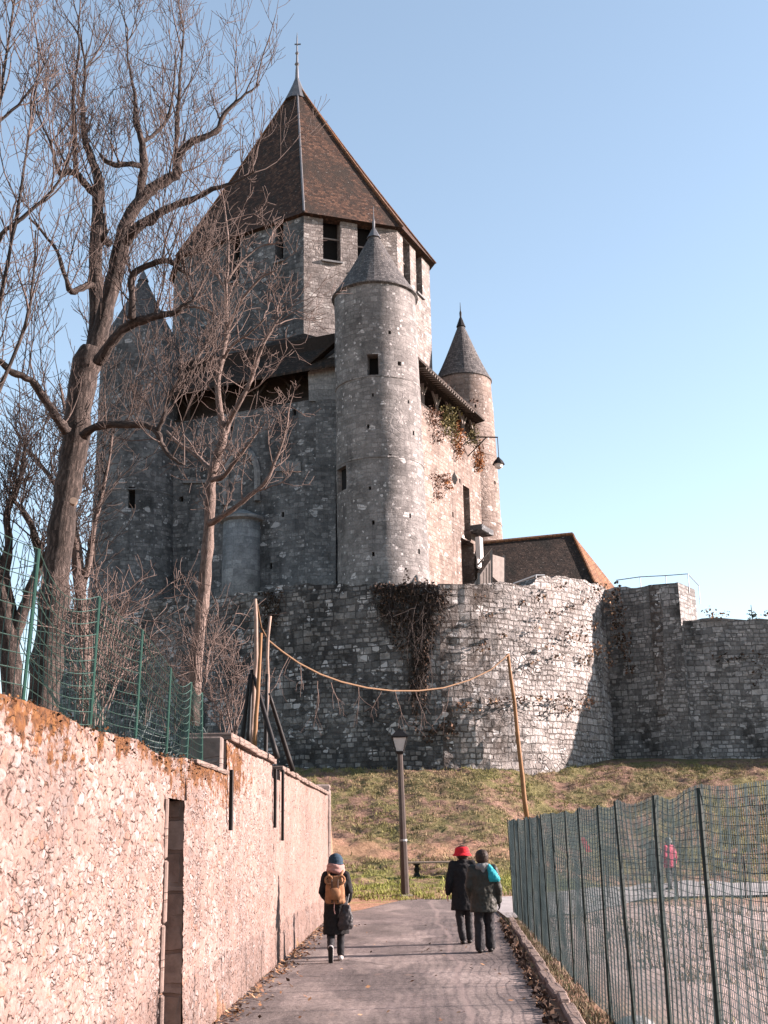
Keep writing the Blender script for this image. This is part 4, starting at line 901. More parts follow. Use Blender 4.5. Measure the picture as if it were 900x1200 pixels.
# ------------------------------------------------------------------ branches and trees
def branch_lines(out, p, d, L, r, lvl, rnd, up=.25, jit=.35, kids=(3, 5), shrink=.6, nseg=6, rmin=.0035, spread=.9):
    pts = [p.copy()]; d = d.normalized(); q = p.copy(); step = L / nseg
    for i in range(nseg):
        d = (d + Vector((rnd.uniform(-1, 1), rnd.uniform(-1, 1), rnd.uniform(-1, 1))) * jit * .5 + Vector((0, 0, up * .4))).normalized()
        q = q + d * step; pts.append(q.copy())
    out.append((pts, [max(rmin, r * (1 - .75 * i / nseg)) for i in range(nseg + 1)]))
    if lvl <= 0: return
    for k in range(rnd.randint(*kids)):
        t = rnd.uniform(.2, .98); i = min(nseg - 1, int(t * nseg)); b = pts[i].lerp(pts[i + 1], t * nseg - i); dd = (pts[i + 1] - pts[i]).normalized()
        s = Vector((rnd.uniform(-1, 1), rnd.uniform(-1, 1), rnd.uniform(-.5, 1))); s = (s - dd * s.dot(dd)).normalized()
        branch_lines(out, b, dd * (1 - spread * .5) + s * spread * .75, L * shrink * rnd.uniform(.6, 1.15), r * (1 - .7 * t) * .62, lvl - 1, rnd, up, jit, kids, shrink, max(3, nseg - 1), rmin, spread)
def lines_mesh(name, lines, mat, n=4):
    m = MB()
    for pts, rads in lines: m.tube(pts, rads, n if rads[0] < .03 else 8, cap=False)
    return m.build(name, mat, None, True)
def smooth_line(pts, rads, sub=4, wob=0, rnd=None):
    P_, R_ = [], []; k = len(pts)
    for i in range(k - 1):
        a, b_, c, d = pts[max(i - 1, 0)], pts[i], pts[i + 1], pts[min(i + 2, k - 1)]
        for s in range(sub):
            t = s / sub; t2, t3 = t * t, t * t * t
            q = .5 * ((2 * b_) + (c - a) * t + (2 * a - 5 * b_ + 4 * c - d) * t2 + (3 * b_ - a - 3 * c + d) * t3)
            if wob and rnd: q = q + Vector((rnd.uniform(-1, 1), rnd.uniform(-1, 1), rnd.uniform(-1, 1))) * wob
            P_.append(q); R_.append(rads[i] * (1 - t) + rads[i + 1] * t)
    P_.append(pts[-1]); R_.append(rads[-1]); return P_, R_
def limb(pix, Y0, dY=0, sc=None):
    """pix: (px, py, radius in px, depth offset)"""
    pts, rads = [], []
    for q in pix:
        Y = Y0 + (q[3] if len(q) > 3 else 0); v = P(q[0], q[1], Y); dep = v.y * cT + (v.z - CAM_H) * sT; pts.append(v); rads.append(q[2] * dep / F_PX)
    return pts, rads
def tree(name, label, Y0, limbs, bark_m, twig_m, shoots, seed, Ls=(.8, 2.2), rs=.012, up=.35, lvl=2, kids=(3, 5), group=None, extra=None, skip=0, jit=.35, first=0, spread=.9, rmin=.0035, limb_k=1.0):
    rnd = random.Random(seed); tops = [smooth_line(*limb(l, Y0), 4, .012, rnd) for l in limbs]
    t = empty(name, label, 'tree', tuple(tops[0][0][0]), group)
    m = MB(); k_ = [1.0] + [limb_k] * len(tops)
    for (pts, rads), kk in zip(tops, k_): m.tube(pts, [r * kk * (1 + rnd.uniform(-.1, .2)) for r in rads], 10 if rads[0] > .06 else 7, cap=True)
    put(m.build('trunk', bark_m, None, True), t)
    out = []
    pool = [(i, j) for i in range(first, len(tops)) for j in range(len(tops[i][0])) if j >= 2]
    wts = [1.0 / (.03 + tops[i][1][j]) ** .6 for i, j in pool]
    for k in range(shoots):
        i, j = rnd.choices(pool, wts)[0]; pts, rads = tops[i]; dd = (pts[min(j + 1, len(pts) - 1)] - pts[max(0, j - 1)]).normalized()
        s = Vector((rnd.uniform(-1, 1), rnd.uniform(-1, 1), rnd.uniform(-.2, 1))).normalized()
        dirn = (dd * .5 + s * .9 + Vector((0, 0, up)))
        branch_lines(out, pts[j], dirn, rnd.uniform(*Ls), rs * rnd.uniform(.7, 1.5), lvl, rnd, up, jit, kids, rmin=rmin, spread=spread)
    if extra: extra(out, rnd)
    put(lines_mesh('crown', out, twig_m), t); return t
BT = 22
big = [
 [(46, 860, 20), (52, 810, 18.5), (59, 740, 17), (67, 660, 15.6), (77, 590, 14), (88, 520, 14.5), (96, 450, 16.5), (108, 410, 14)],
 [(96, 450, 15), (110, 415, 12), (113, 367, 10, .3), (112, 304, 9, .3), (115, 235, 8, .4), (117, 215, 7, .4)],
 [(96, 455, 16), (112, 410, 14.5), (125, 359, 11.5), (139, 304, 10.5), (150, 257, 9.5), (172, 227, 8), (193, 212, 7), (208, 204, 6.5)],
 [(208, 204, 6), (209, 188, 5.5), (214, 176, 5.5), (226, 166, 5), (253, 154, 4), (263, 134, 3), (282, 115, 2), (304, 99, 1)],
 [(204, 205, 4, .2), (206, 170, 3.4, .4), (209, 120, 2.5, .5), (213, 60, 1.5, .6), (216, 35, .8, .6)],
 [(148, 285, 7, -.3), (158, 270, 6.5, -.5), (191, 247, 6, -.7), (224, 234, 4.5, -.9), (250, 222, 3, -1), (279, 212, 1.8, -1), (300, 200, 1, -1.1)],
 [(157, 250, 6, .3), (164, 225, 5.5, .5), (169, 192, 5.5, .6), (165, 162, 4.5, .7), (159, 140, 3.6, .8), (158, 110, 2.5, .9), (150, 70, 1.5, 1), (150, 35, .8, 1)],
 [(166, 165, 3, .7), (178, 160, 2.6, .9), (196, 140, 2.2, 1), (203, 110, 1.6, 1), (206, 60, .8, 1.1)],
 [(168, 195, 4, .6), (150, 192, 3.5, .3), (135, 193, 4, .1), (123, 188, 3, 0), (117, 180, 2, 0)],
 [(116, 226, 6, .4), (105, 222, 5.5, .4), (92, 206, 5, .2), (80, 201, 4.5, 0), (72, 205, 3.5, -.1), (64, 185, 2.2, -.2), (56, 160, 1.4, -.3), (36, 118, .8, -.4)],
 [(90, 205, 4, .2), (88, 190, 3.5, .2), (87, 150, 3, .3), (86, 110, 2.2, .3), (92, 60, 1.4, .4), (92, 20, .7, .4)],
 [(117, 215, 6, .4), (112, 198, 5.5, .5), (105, 180, 5, .6), (99, 160, 4, .6), (97, 125, 2.6, .7), (100, 80, 1.5, .8), (93, 40, .8, .8)],
 [(115, 425, 8, -.3), (128, 405, 7, -.5), (150, 382, 6.5, -.7), (172, 374, 5.6, -.9), (186, 370, 4.8, -1.1), (205, 366, 4, -1.2), (216, 357, 2.5, -1.3), (228, 352, 1.2, -1.3)],
 [(154, 374, 6, -.9), (155, 350, 5, -1), (154, 325, 4.5, -1), (172, 312, 4.5, -1.1), (196, 306, 4, -1.2), (211, 315, 3, -1.3), (222, 322, 1.5, -1.4)],
 [(78, 505, 7, -.5), (66, 488, 6, -.8), (50, 464, 5.5, -1), (36, 446, 5, -1.2), (15, 436, 4.5, -1.4), (2, 425, 4.5, -1.5), (-25, 405, 3, -1.7), (-60, 370, 1.6, -2)],
 [(98, 510, 7, -.3), (112, 500, 5.5, -.6), (140, 497, 5, -.9), (172, 499, 4.8, -1.1), (184, 507, 4.5, -1.2), (190, 522, 3.5, -1.2), (202, 537, 2.6, -1.3), (216, 545, 1.4, -1.3)],
 [(184, 506, 3.6, -1.2), (192, 488, 3, -1.3), (197, 468, 2.8, -1.3), (210, 446, 2.4, -1.4), (225, 432, 1.8, -1.4), (243, 424, .9, -1.5)],
 [(108, 334, 5, -.2), (100, 335, 4.5, -.4), (84, 342, 4, -.6), (76, 322, 3, -.7), (68, 296, 2.4, -.8), (52, 275, 2, -1), (34, 255, 1.4, -1.2)],
 [(128, 285, 5, -.2), (121, 280, 5, -.4), (124, 272, 3.5, -.5), (122, 250, 1.6, -.6)],
 [(162, 262, 4.5, -.4), (176, 262, 4, -.6), (184, 255, 3, -.7), (196, 245, 1.5, -.8)],
]
tree('bare_tree', 'big pollarded bare tree with thick dark leaning trunk and knobbly limbs', BT, big, M['bark'], M['twig'], 215, 5, Ls=(.7, 2.1), rs=.0135, up=.4, lvl=2, kids=(3, 5), first=1, jit=.32, rmin=.005, spread=.8, limb_k=.82)
cut = MB(); cp = P(86, 589, BT - .3); cd = Vector((.25, -.9, .1)).normalized(); cut.tube([cp, cp + cd * .1], [.075, .07], 10); 
co = put(cut.build('cut_limb', M['cutwood']), bpy.data.objects['bare_tree'])
SL = [
 [(226, 850, 8), (230, 770, 7), (237, 715, 6.8), (243, 640, 6.5), (246, 590, 6.2), (248, 560, 5.8), (256, 530, 5), (262, 508, 4.2), (255, 455, 3.2), (262, 410, 3.2), (266, 385, 3), (265, 340, 2), (268, 290, 1.3), (262, 235, .8)],
 [(256, 530, 4.2), (266, 500, 3.6), (278, 476, 3.2, -.4), (292, 450, 2.6, -.6), (302, 420, 2, -.8), (313, 395, 1.5, -1), (330, 370, .9, -1)],
 [(246, 614, 4), (252, 610, 3.6, -.3), (268, 600, 3.2, -.6), (290, 583, 2.6, -.8), (312, 564, 2.4, -1), (322, 540, 1.7, -1.1), (331, 518, 1.3, -1.2), (337, 494, .8, -1.2)],
 [(250, 555, 3.6), (242, 545, 3, .4), (225, 530, 2.4, .8), (210, 520, 1.9, 1), (195, 505, 1.2, 1.2)],
 [(266, 388, 2.6), (258, 378, 2, .3), (240, 362, 1.7, .6), (218, 360, 1.2, .8), (205, 372, .8, 1)],
 [(266, 385, 2.6), (276, 365, 2, -.3), (288, 345, 1.6, -.5), (306, 325, 1.1, -.7), (322, 318, .7, -.8)],
 [(262, 420, 2.2), (272, 405, 1.7, -.4), (290, 392, 1.3, -.7), (312, 372, .9, -.9)],
 [(248, 562, 3.4, -.1), (262, 558, 2.8, -.5), (276, 540, 2.2, -.8), (290, 522, 1.6, -1), (306, 500, 1, -1.2)],
 [(266, 345, 1.9), (256, 325, 1.5, .3), (240, 305, 1.1, .5), (226, 290, .7, .6)], [(266, 330, 1.7), (280, 310, 1.3, .2), (300, 292, .9, .3), (318, 285, .6, .3)],
]
tree('slender_tree', 'slender bare tree with pale trunk and clumps of short reddish twigs before the shaded keep', 29.5, SL, M['bark2'], M['twig2'], 84, 8, Ls=(.6, 1.8), rs=.018, up=.12, lvl=2, kids=(2, 5), first=0, jit=.5, spread=1.0, rmin=.0065)
# neighbours to the left, part of them outside the frame
tree('bare_tree', 'grey bare tree at the picture edge with long straight pale shoots', 18, [
 [(-70, 900, 9.28), (-62, 760, 8.12), (-50, 640, 6.96), (-40, 540, 5.80), (-20, 430, 4.64)], [(-40, 540, 4.06), (-15, 430, 3.19), (5, 330, 2.32), (22, 240, 1.74), (34, 160, 1.16), (44, 90, 0.58)],
 [(-20, 430, 3.48), (-4, 290, 2.67), (20, 260, 2.32), (60, 225, 1.62), (90, 170, 0.81)], [(-20, 430, 3.48), (-30, 300, 2.90), (-10, 180, 2.09), (8, 60, 1.39), (22, -30, 0.81)], [(-14, 150, 1.86), (14, 130, 1.51), (40, 98, 0.93), (62, 60, 0.46)],
 [(-40, 560, 3.48), (-10, 480, 2.67), (30, 380, 2.09), (38, 330, 1.39), (42, 270, 0.93)]], M['bark'], M['twig'], 55, 11, Ls=(.8, 2.1), rs=.014, up=.5, lvl=2, kids=(2, 4), jit=.4, first=1, rmin=.0055)
bpy.data.objects['bare_tree.001']['label'] = 'grey bare tree with long straight pale shoots, leftmost and nearest of the trees'
tree('bare_tree', 'short stout bare tree with reddish forked limbs behind the green wire fence', 26, [
 [(18, 900, 13), (14, 800, 12), (10, 740, 12), (2, 690, 11), (-8, 650, 9)], [(12, 760, 8), (26, 720, 6.5), (36, 690, 6), (46, 660, 5), (40, 625, 4), (28, 600, 3), (10, 580, 1.6)],
 [(2, 690, 7), (10, 640, 5), (8, 600, 4), (24, 560, 3), (30, 520, 1.6)], [(44, 665, 4.5), (60, 640, 4, -.5), (62, 612, 3, -.6), (80, 590, 2, -.7), (90, 560, 1.2, -.8)]], M['bark'], M['twigdark'], 100, 12, Ls=(.7, 2.2), rs=.014, up=.3, lvl=2, kids=(2, 4), first=1, jit=.5, rmin=.007)
tree('bare_tree', 'thin reddish bare tree standing close behind the big leaning trunk', 27, [
 [(104, 850, 7), (100, 760, 6.4), (94, 700, 6.4), (90, 650, 6), (84, 600, 5), (86, 550, 3.6), (80, 500, 2.4), (70, 450, 1.4)], [(94, 700, 4.5), (104, 660, 3.4), (112, 610, 2.6), (124, 560, 1.8), (132, 510, 1)],
 [(84, 600, 3.4), (66, 570, 2.6), (44, 540, 2), (24, 520, 1.2)]], M['bark2'], M['twigdark'], 75, 13, Ls=(.7, 2.1), rs=.014, up=.3, lvl=2, kids=(2, 4), first=0, jit=.5, rmin=.007)
# shrubs: many thin stems from one stool
def shrub(label, Y, px, py, h_px, w_px, n, seed, mat='twig2', lvl=2, name='bare_shrub'):
    rnd = random.Random(seed); b = P(px, py, Y); sc = (b.y * cT + (b.z - CAM_H) * sT) / F_PX; out = []
    for k in range(n):
        a = rnd.uniform(0, 2 * math.pi); lean = rnd.uniform(.1, 1) * w_px / h_px
        branch_lines(out, b + Vector((math.cos(a), math.sin(a), 0)) * .12, Vector((math.cos(a) * lean, math.sin(a) * lean, 1)), h_px * sc * rnd.uniform(.5, 1.05), .02 * rnd.uniform(.5, 1.1), lvl, rnd, .12, .5, (4, 6), .5, 7, .0055, 1.0)
    t = empty(name, label, 'shrub', tuple(b)); put(lines_mesh('stems', out, M[mat], 4), t); return t
shrub('dense tangle of reddish bare shoots between the big trunk and the keep corner', 19, 110, 850, 230, 95, 13, 21)
shrub('low reddish bare bush behind the first green fence post', 15, 100, 850, 120, 70, 8, 22)
shrub('small upright bare bush in front of the rampart beside the bundled poles', 27, 268, 870, 130, 26, 12, 23)
shrub('thin bare suckers around the foot of the slender tree', 29, 236, 800, 130, 40, 9, 24, lvl=1)
shrub('loose bare scrub below the shaded keep corner', 33, 165, 850, 150, 90, 10, 25, 'twigdark')
shrub('dark bare scrub in front of the rampart left of the slender tree', 36, 200, 860, 110, 70, 9, 26, 'twigdark')

# ------------------------------------------------------------------ fence on the garden wall
wf = empty('wire_fence', 'green wire mesh fence standing on top of the garden wall', 'fence', (wall_x(10) - .3, 10, 2.7))
fy = [4.4, 6.0, 7.78, 9.45, 11.0, 12.4, 13.5, 14.55]
lean = {7.78: (-.04, .03)}
fposts = []
for yv in fy:
    x = wall_x(yv) - .26; hgt = 1.12 if yv < 12 else .95; p0 = Vector((x, yv, 2.6)); p1 = Vector((x + rr.uniform(-.03, .05), yv + rr.uniform(-.02, .05), 2.7 + hgt)); fposts.append((p0, p1))
    m = MB(); m.tube([p0, p1], .012, 6); put(m.build('post', M['greenpost']), wf)
def mesh_panel(fposts, rows, cols, r, seed, sag=.04):
    rnd = random.Random(seed); out = []
    for i in range(len(fposts) - 1):
        (a0, a1), (b0, b1) = fposts[i], fposts[i + 1]
        ph = rnd.uniform(0, 6)
        def at(s, t): 
            q = a0.lerp(b0, s).lerp(a1.lerp(b1, s), t); k = math.sin(math.pi * s); q = q + Vector((.05 * k * math.sin(3 * t + ph), 0, -sag * k * (t + .2) * (1 + math.sin(ph)) )); return q
        for j in range(rows + 1): out.append(([at(s / 8, .08 + .92 * j / rows) for s in range(9)], [r * 1.2] * 9))
        for j in range(cols): out.append(([at((j + .5) / cols, t / 4 * .92 + .08) for t in range(5)], [r] * 5))
    return out
m = MB()
for pts, rads in mesh_panel(fposts, 11, 15, .0032, 3, .07): m.tube(pts, rads, 3, cap=False)
put(m.build('wire_mesh', M['greenwire']), wf)
# loose net drooping behind it
rnd = random.Random(9); m = MB(); a = []
for s in range(40):
    for t in range(16):
        u, v = s / 39, t / 15; yv = 11.3 + u * 5.5; x = wall_x(yv) - .9 - .5 * v
        top = 4.0 - 1.15 * u + .25 * math.sin(u * 9) * .6; z = 2.4 + (top - 2.4) * v + .1 * math.sin(u * 9 + v * 5) * v
        a.append(Vector((x + .1 * math.sin(u * 12 + v * 5), yv + .05 * math.sin(v * 6 + u * 9), z)))
for t in range(16): m.tube([a[s * 16 + t] for s in range(40)], .003, 3, cap=False)
for s in range(40): m.tube([a[s * 16 + t] for t in range(16)], .003, 3, cap=False)
dn = m.build('draped_net', M['greenwire']); tag(dn, 'loose green net drooping in folds behind the fence on the garden wall', 'net')
rnd = random.Random(10)
for (px, py, w_, h_, Y, lab) in ((175, 860, .9, .55, 13.6, 'crumpled pale net caught low behind the second green fence post'), (236, 890, .35, .8, 15.4, 'narrow strip of pale net hanging near the last fence posts')):
    m = MB(); c = P(px, py, Y); a = [[c + Vector((w_ * (s / 13 - .5) + .03 * math.sin(t * .6 + s * .5), .12 * math.sin(s * .6 + t * .4), h_ * (t / 9 - .5) + .07 * math.sin(s * .55))) for t in range(10)] for s in range(14)]
    for r_ in a: m.tube(r_, .003, 3, cap=False)
    for t in range(10): m.tube([r_[t] for r_ in a], .003, 3, cap=False)
    tag(m.build('net_scrap', M['scrapnet']), lab, 'net')
# lashed poles behind the stepped part of the wall
def pole(x0, y0, x1, y1, Y0, Y1, r, mat, label, name='leaning_pole', wob=.02, group=None):
    a, b_ = P(x0, y0, Y0), P(x1, y1, Y1); rnd = random.Random(int(x0 * 7 + y0)); k = 7
    pts = [a.lerp(b_, i / k) + Vector((rnd.uniform(-1, 1), 0, 0)) * wob * (0 if i in (0, k) else 1) for i in range(k + 1)]
    m = MB(); m.tube(pts, [r * (1 - .35 * i / k) for i in range(k + 1)], 7); return tag(m.build(name, M[mat], None, True), label, 'pole', group)
pole(297, 880, 299, 702, 19, 19, .045, 'stick', 'tall rough brown pole, highest of the bunch behind the stepped wall', wob=.035)
pole(298, 880, 306, 742, 18.6, 18.8, .038, 'yellowpole', 'straight yellow brown pole among the dark ones behind the wall', wob=.004)
pole(311, 900, 317, 722, 19.4, 19.4, .035, 'stick', 'grey brown pole standing right of the yellow pole', wob=.03)
pole(283, 872, 293, 790, 19, 19, .04, 'iron', 'short black pole leaning at the outer side of the bunch', wob=.0)
pole(291, 870, 295, 785, 18.8, 19, .035, 'iron', 'short black upright pole behind the pier', wob=.0)
pole(325, 888, 297, 790, 18.5, 19, .045, 'iron', 'long black strut sloping from the tall brown pole to the wall', wob=.0)
pole(343, 903, 315, 812, 20, 19.4, .045, 'iron', 'black strut sloping from the grey brown pole to the notch', wob=.0)
pole(311, 895, 313, 790, 19.2, 19.3, .04, 'iron', 'black upright pole between the two sloping struts', wob=.0)
rp = pole(619, 968, 595, 766, 40.5, 40, .085, 'yellowpole', 'tall tan wooden pole leaning on the bank, holding up the rope', 'wooden_pole', .03)
# sagging rope between them
ra_, rb_ = P(301, 708, 19), P(596, 768, 40); pts = []
pix = [(301, 708), (306, 735), (314, 750), (330, 763), (350, 777), (375, 790), (400, 799), (430, 806), (460, 809.5), (490, 809.5), (520, 806), (550, 797), (575, 785), (589, 773), (596, 767)]
for i, (a, b_) in enumerate(pix): pts.append(P(a, b_, 19 + 21 * (max(0, a - 301) / 295)))
m = MB(); m.tube(pts, [.015 + .011 * i / len(pts) for i in range(len(pts))], 6); tag(m.build('sagging_rope', M['rope'], None, True), 'long tan rope sagging from the pole bunch to the leaning wooden pole', 'rope')
rnd = random.Random(31)
for i, (px, py, L) in enumerate(((338, 772, 55), (352, 780, 40), (372, 800, 55), (388, 802, 40), (420, 806, 45), (447, 812, 35), (463, 812, 45), (487, 812, 40), (527, 806, 40))):
    Y = 19 + 21 * (max(0, px - 301) / 295); b = P(px, py - 2, Y); sc = Y / F_PX; out = []
    branch_lines(out, b, Vector((rnd.uniform(-.3, .3), 0, -1)), L * sc, .011, 1, rnd, -.35, .5, (3, 5), .55, 7, .004)
    o = lines_mesh('dry_vine', out, M['twig2'], 4); tag(o, 'dry vine tendrils dangling from the sagging rope', 'vine', 'vines hanging from the rope')

# ------------------------------------------------------------------ netting fence on the right
nf = empty('net_fence', 'dark green netting fence on thin dark posts along the kerb', 'fence', (2.5, 18, 0))
def fx(y): return 1.66 + .0445 * y
npost = []; yv = 4.4; rnd = random.Random(17)
while yv < 31.6:
    zg = gz(fx(yv) + .02, yv) if fx(yv) > 3 else 0; top = Vector((fx(yv) + rnd.uniform(-.06, .02), yv + rnd.uniform(-.09, .05), 2.1 + .005 * yv)); npost.append((Vector((fx(yv), yv, -.1)), top)); yv += 1.79
for p0, p1 in npost:
    m = MB(); m.tube([p0, p1 + (p1 - p0) * .02], .018, 6); put(m.build('post', M['darkpost']), nf)
Yn = np.linspace(4.4, npost[-1][0].y, 760); Tn = np.linspace(0, 1, 44)
tz = np.interp(Yn, [p[1].y for p in npost], [p[1].z for p in npost]); tx = np.interp(Yn, [p[1].y for p in npost], [p[1].x for p in npost])
ph = (Yn - 4.4) / 1.79; sagk = np.abs(np.sin(np.pi * ph))
def net_pt(i, t):
    y_ = Yn[i]; z = t * tz[i] - .035 * sagk[i] * t**2 + .06 * (vnoise(y_ * 1.3, t * 5, 0, 3) - .5) + .03; x = fx(y_) * (1 - t) + tx[i] * t + .05 * (vnoise(y_ * .9, t * 3, 0, 7) - .5) + .022
    return x, y_, z
def net_tubes(lines, r):
    V, F = [], []; off = 0
    for pts in lines:
        pts = np.asarray(pts); k = len(pts); t = np.gradient(pts, axis=0); t /= np.linalg.norm(t, axis=1)[:, None] + 1e-9
        ref = np.array([1, 0, 0.]); a = np.cross(t, ref); a /= np.linalg.norm(a, axis=1)[:, None] + 1e-9; b_ = np.cross(t, a)
        for j in range(3):
            an = 2 * math.pi * j / 3; V.append(pts + r * (math.cos(an) * a + math.sin(an) * b_))
        i = np.arange(k - 1)
        for j in range(3): F.append(np.c_[off + j * k + i, off + ((j + 1) % 3) * k + i, off + ((j + 1) % 3) * k + i + 1, off + j * k + i + 1])
        off += 3 * k
    return np.concatenate(V), np.concatenate(F)
lines = []
for t in Tn:
    ii = np.arange(0, 760, 2); x, y_, z = net_pt(ii, t); lines.append(np.c_[x, y_, z])
n_rows = len(lines)
for i in range(0, 760):
    tt = np.linspace(0, 1.012, 9); x, y_, z = net_pt(np.full(9, i), tt); lines.append(np.c_[x, y_ + .02 * np.sin(tt * 9 + i), z])
Va, Fa = net_tubes(lines[:n_rows], .0023); Vb, Fb = net_tubes(lines[n_rows:], .0025); V, F_ = np.concatenate([Va, Vb]), np.concatenate([Fa, Fb + len(Va)]); put(raw_mesh('netting', V, F_, M['net']), nf)
rg = MB(); c = P(684, 990, 16.5); rg.quad(c + Vector((-.06, 0, .1)), c + Vector((.02, .02, .09)), c + Vector((.1, 0, -.09)), c + Vector((.03, -.02, -.1)))
ro_ = rg.build('cloth_scrap', M['red']); tag(ro_, 'small red scrap caught in the green netting', 'scrap')
md = ro_.modifiers.new('thick', 'SOLIDIFY'); md.thickness = .01
ff = empty('post_fence', 'low fence of thin posts and two wires by the cross road, seen through the netting', 'fence', (11, 38, 0)); fpp = []
for k in range(8):
    x = 6.5 + k * 2.1; y_ = 37.6 + k * .12; z = gz(x, y_); fpp.append(Vector((x, y_, z + 1.15))); mm = MB(); mm.tube([(x, y_, z - .1), (x + .02, y_, z + 1.2)], .035, 6); put(mm.build('post', M['wood']), ff)
for dz in (0, .45):
    mm = MB(); mm.tube([p - Vector((0, 0, dz)) for p in fpp], .012, 4); put(mm.build('wire', M['iron']), ff)
# pale boulder by the kerb
bm = bmesh.new(); bmesh.ops.create_icosphere(bm, subdivisions=3, radius=.22)
for v in bm.verts:
    q = v.co * 3; v.co *= 1 + .35 * (float(fbm(q.x + 5, q.y + 5, q.z + 5, 3)) - .5); v.co.z *= .75
me = bpy.data.meshes.new('boulder'); bm.to_mesh(me); bm.free(); me.materials.append(plain('pale_rock', (.3, .3, .3), .9, .25, 4, 0, .03)); bo = bpy.data.objects.new('boulder', me); COL.objects.link(bo)
q = PZ(713, 1192, .1); bo.location = (q.x + .3, q.y + .1, -.06); tag(bo, 'pale grey boulder just behind the green netting', 'rock')

# ------------------------------------------------------------------ grass, leaves, creepers
def blades(name, pts, cols, h, sp, nb, seed, lean=.6, wd=.012, nrm=None):
    rg = np.random.default_rng(seed); n = len(pts); pts = np.repeat(np.asarray(pts), nb, 0); cols = np.repeat(np.asarray(cols), nb, 0); h = np.repeat(np.asarray(h), nb)
    k = len(pts); a = rg.uniform(0, 2 * np.pi, k); b_ = pts + np.c_[np.cos(a) * sp * rg.random(k), np.sin(a) * sp * rg.random(k), np.zeros(k) - .02]
    hh = h * rg.uniform(.5, 1.2, k); a2 = rg.uniform(0, 2 * np.pi, k); d = np.c_[np.cos(a2), np.sin(a2), np.zeros(k)]
    if nrm is None: up = np.array([0, 0, 1.0])
    tip = b_ + up * hh[:, None] * .8 + d * (hh * lean * rg.random(k))[:, None]; s = np.c_[-d[:, 1], d[:, 0], np.zeros(k)] * wd
    V = np.stack([b_ - s, b_ + s, tip], 1).reshape(-1, 3); F = np.arange(3 * k).reshape(-1, 3); cols = cols * rg.uniform(.7, 1.3, (k, 1))
    return raw_mesh(name, V, F, M['leafcol'], cols)
rg = np.random.default_rng(5); n = 17000
X = rg.uniform(-14, 20, n * 2); Y = rg.uniform(35.6, 61, n * 2)
edge = np.where(X < 3, 36.2, 36.5 + 11 * sm(3, 11, X) + .4); nn = fbm(X * .55, Y * .55, 0, 50); keepm = (Y > edge) & ((nn > .42) | (rg.random(n * 2) < .3)) & (Y < 60.5)
path = np.abs(Y + .12 * X + 4 * (fbm(X * .5, Y * .5, 0, 60)) - 48.6 - 0.2) < 1.3; keepm &= (~path | (rg.random(n * 2) < .12))
X, Y = X[keepm], Y[keepm]; Z = ground_z(X, Y); g = np.clip((fbm(X * .4, Y * .4, 0, 70) - .3) * 2.2, 0, 1)[:, None]; low = (1 - sm(41, 46, Y))[:, None]
cols = (1 - g) * np.array([.22, .17, .1]) + g * np.array([.165, .16, .055]); cols = cols * (1 - low) + low * np.array([.2, .21, .055])
gr = blades('grass', np.c_[X, Y, Z], cols, rg.uniform(.08, .22, len(X)), .16, 7, 6, lean=1.0, wd=.014); tag(gr, 'short winter grass and dry tufts on the sunny bank', 'grass', kind='stuff')
# scrub and dry grass of the field behind the netting
X = fx(0) + .5 + rg.uniform(0, 14, 2000) ; Y = rg.uniform(5, 37.5, 2000); k = (X > fx(Y) + .25) & (fbm(X * .7, Y * .7, 0, 80) > .47); X, Y = X[k], Y[k]; Z = ground_z(X, Y)
pal = np.array([[.28, .21, .15], [.1, .1, .045], [.22, .155, .11], [.17, .14, .08], [.05, .05, .03]])
fg = blades('dry_grass', np.c_[X, Y, Z], pal[rg.integers(0, 5, len(X))], rg.uniform(.08, .4, len(X)), .16, 9, 8, lean=.9, wd=.01); tag(fg, 'dry grass and weeds in the stony field behind the netting', 'grass', kind='stuff')
Y = rg.uniform(5, 31, 1500); X = fx(Y) - .12 + rg.normal(0, .11, 1500); pw = np.array([[.16, .13, .08], [.07, .075, .03], [.2, .15, .1], [.05, .04, .028]])
wd_ = blades('weeds', np.c_[X, Y, np.full(1500, .0)], pw[rg.integers(0, 4, 1500)], rg.uniform(.04, .2, 1500), .09, 6, 18, lean=1.0, wd=.007); tag(wd_, 'ragged dry weeds along the foot of the netting', 'weeds', kind='stuff')
# fallen leaves along the wall foot and the kerb
n = 2600; Y = rg.uniform(6, 33, n); side = rg.random(n) < .55; X = np.where(side, wall_x(Y) + .05 + np.abs(rg.normal(0, .16, n)), kerb_x(Y) - .06 - np.abs(rg.normal(0, .07, n)))
e = rg.random(n) < .05; X = np.where(e, rg.uniform(-1.6, 1.6, n), X); Z = np.full(n, .016) + rg.random(n) * .02
def leaf_quads(name, c, size, cols, seed, flat=.35):
    r_ = np.random.default_rng(seed); k = len(c); a = r_.uniform(0, 2 * np.pi, k); t = r_.normal(0, flat, (k, 2)); u = np.c_[np.cos(a), np.sin(a), t[:, 0]]; v = np.c_[-np.sin(a), np.cos(a), t[:, 1]]
    s = (size * r_.uniform(.5, 1.2, k))[:, None]; V = np.stack([c - u * s, c + v * s * .6, c + u * s, c - v * s * .6], 1).reshape(-1, 3)
    return raw_mesh(name, V, np.arange(4 * k).reshape(-1, 4), M['leafcol'], cols)
pal = np.array([[.24, .12, .06], [.3, .17, .09], [.15, .08, .05], [.36, .24, .15], [.08, .05, .035]])
fl = leaf_quads('fallen_leaves', np.c_[X, Y, Z], np.full(n, .038), pal[rg.integers(0, 5, n)], 9); tag(fl, 'brown fallen leaves gathered along the wall foot and the kerb', 'leaves', kind='stuff')
n = 1300; Y = rg.uniform(6, 29, n); X = kerb_x(Y) - .1 - np.abs(rg.normal(0, .05, n)); Z = .02 + rg.random(n) * .05
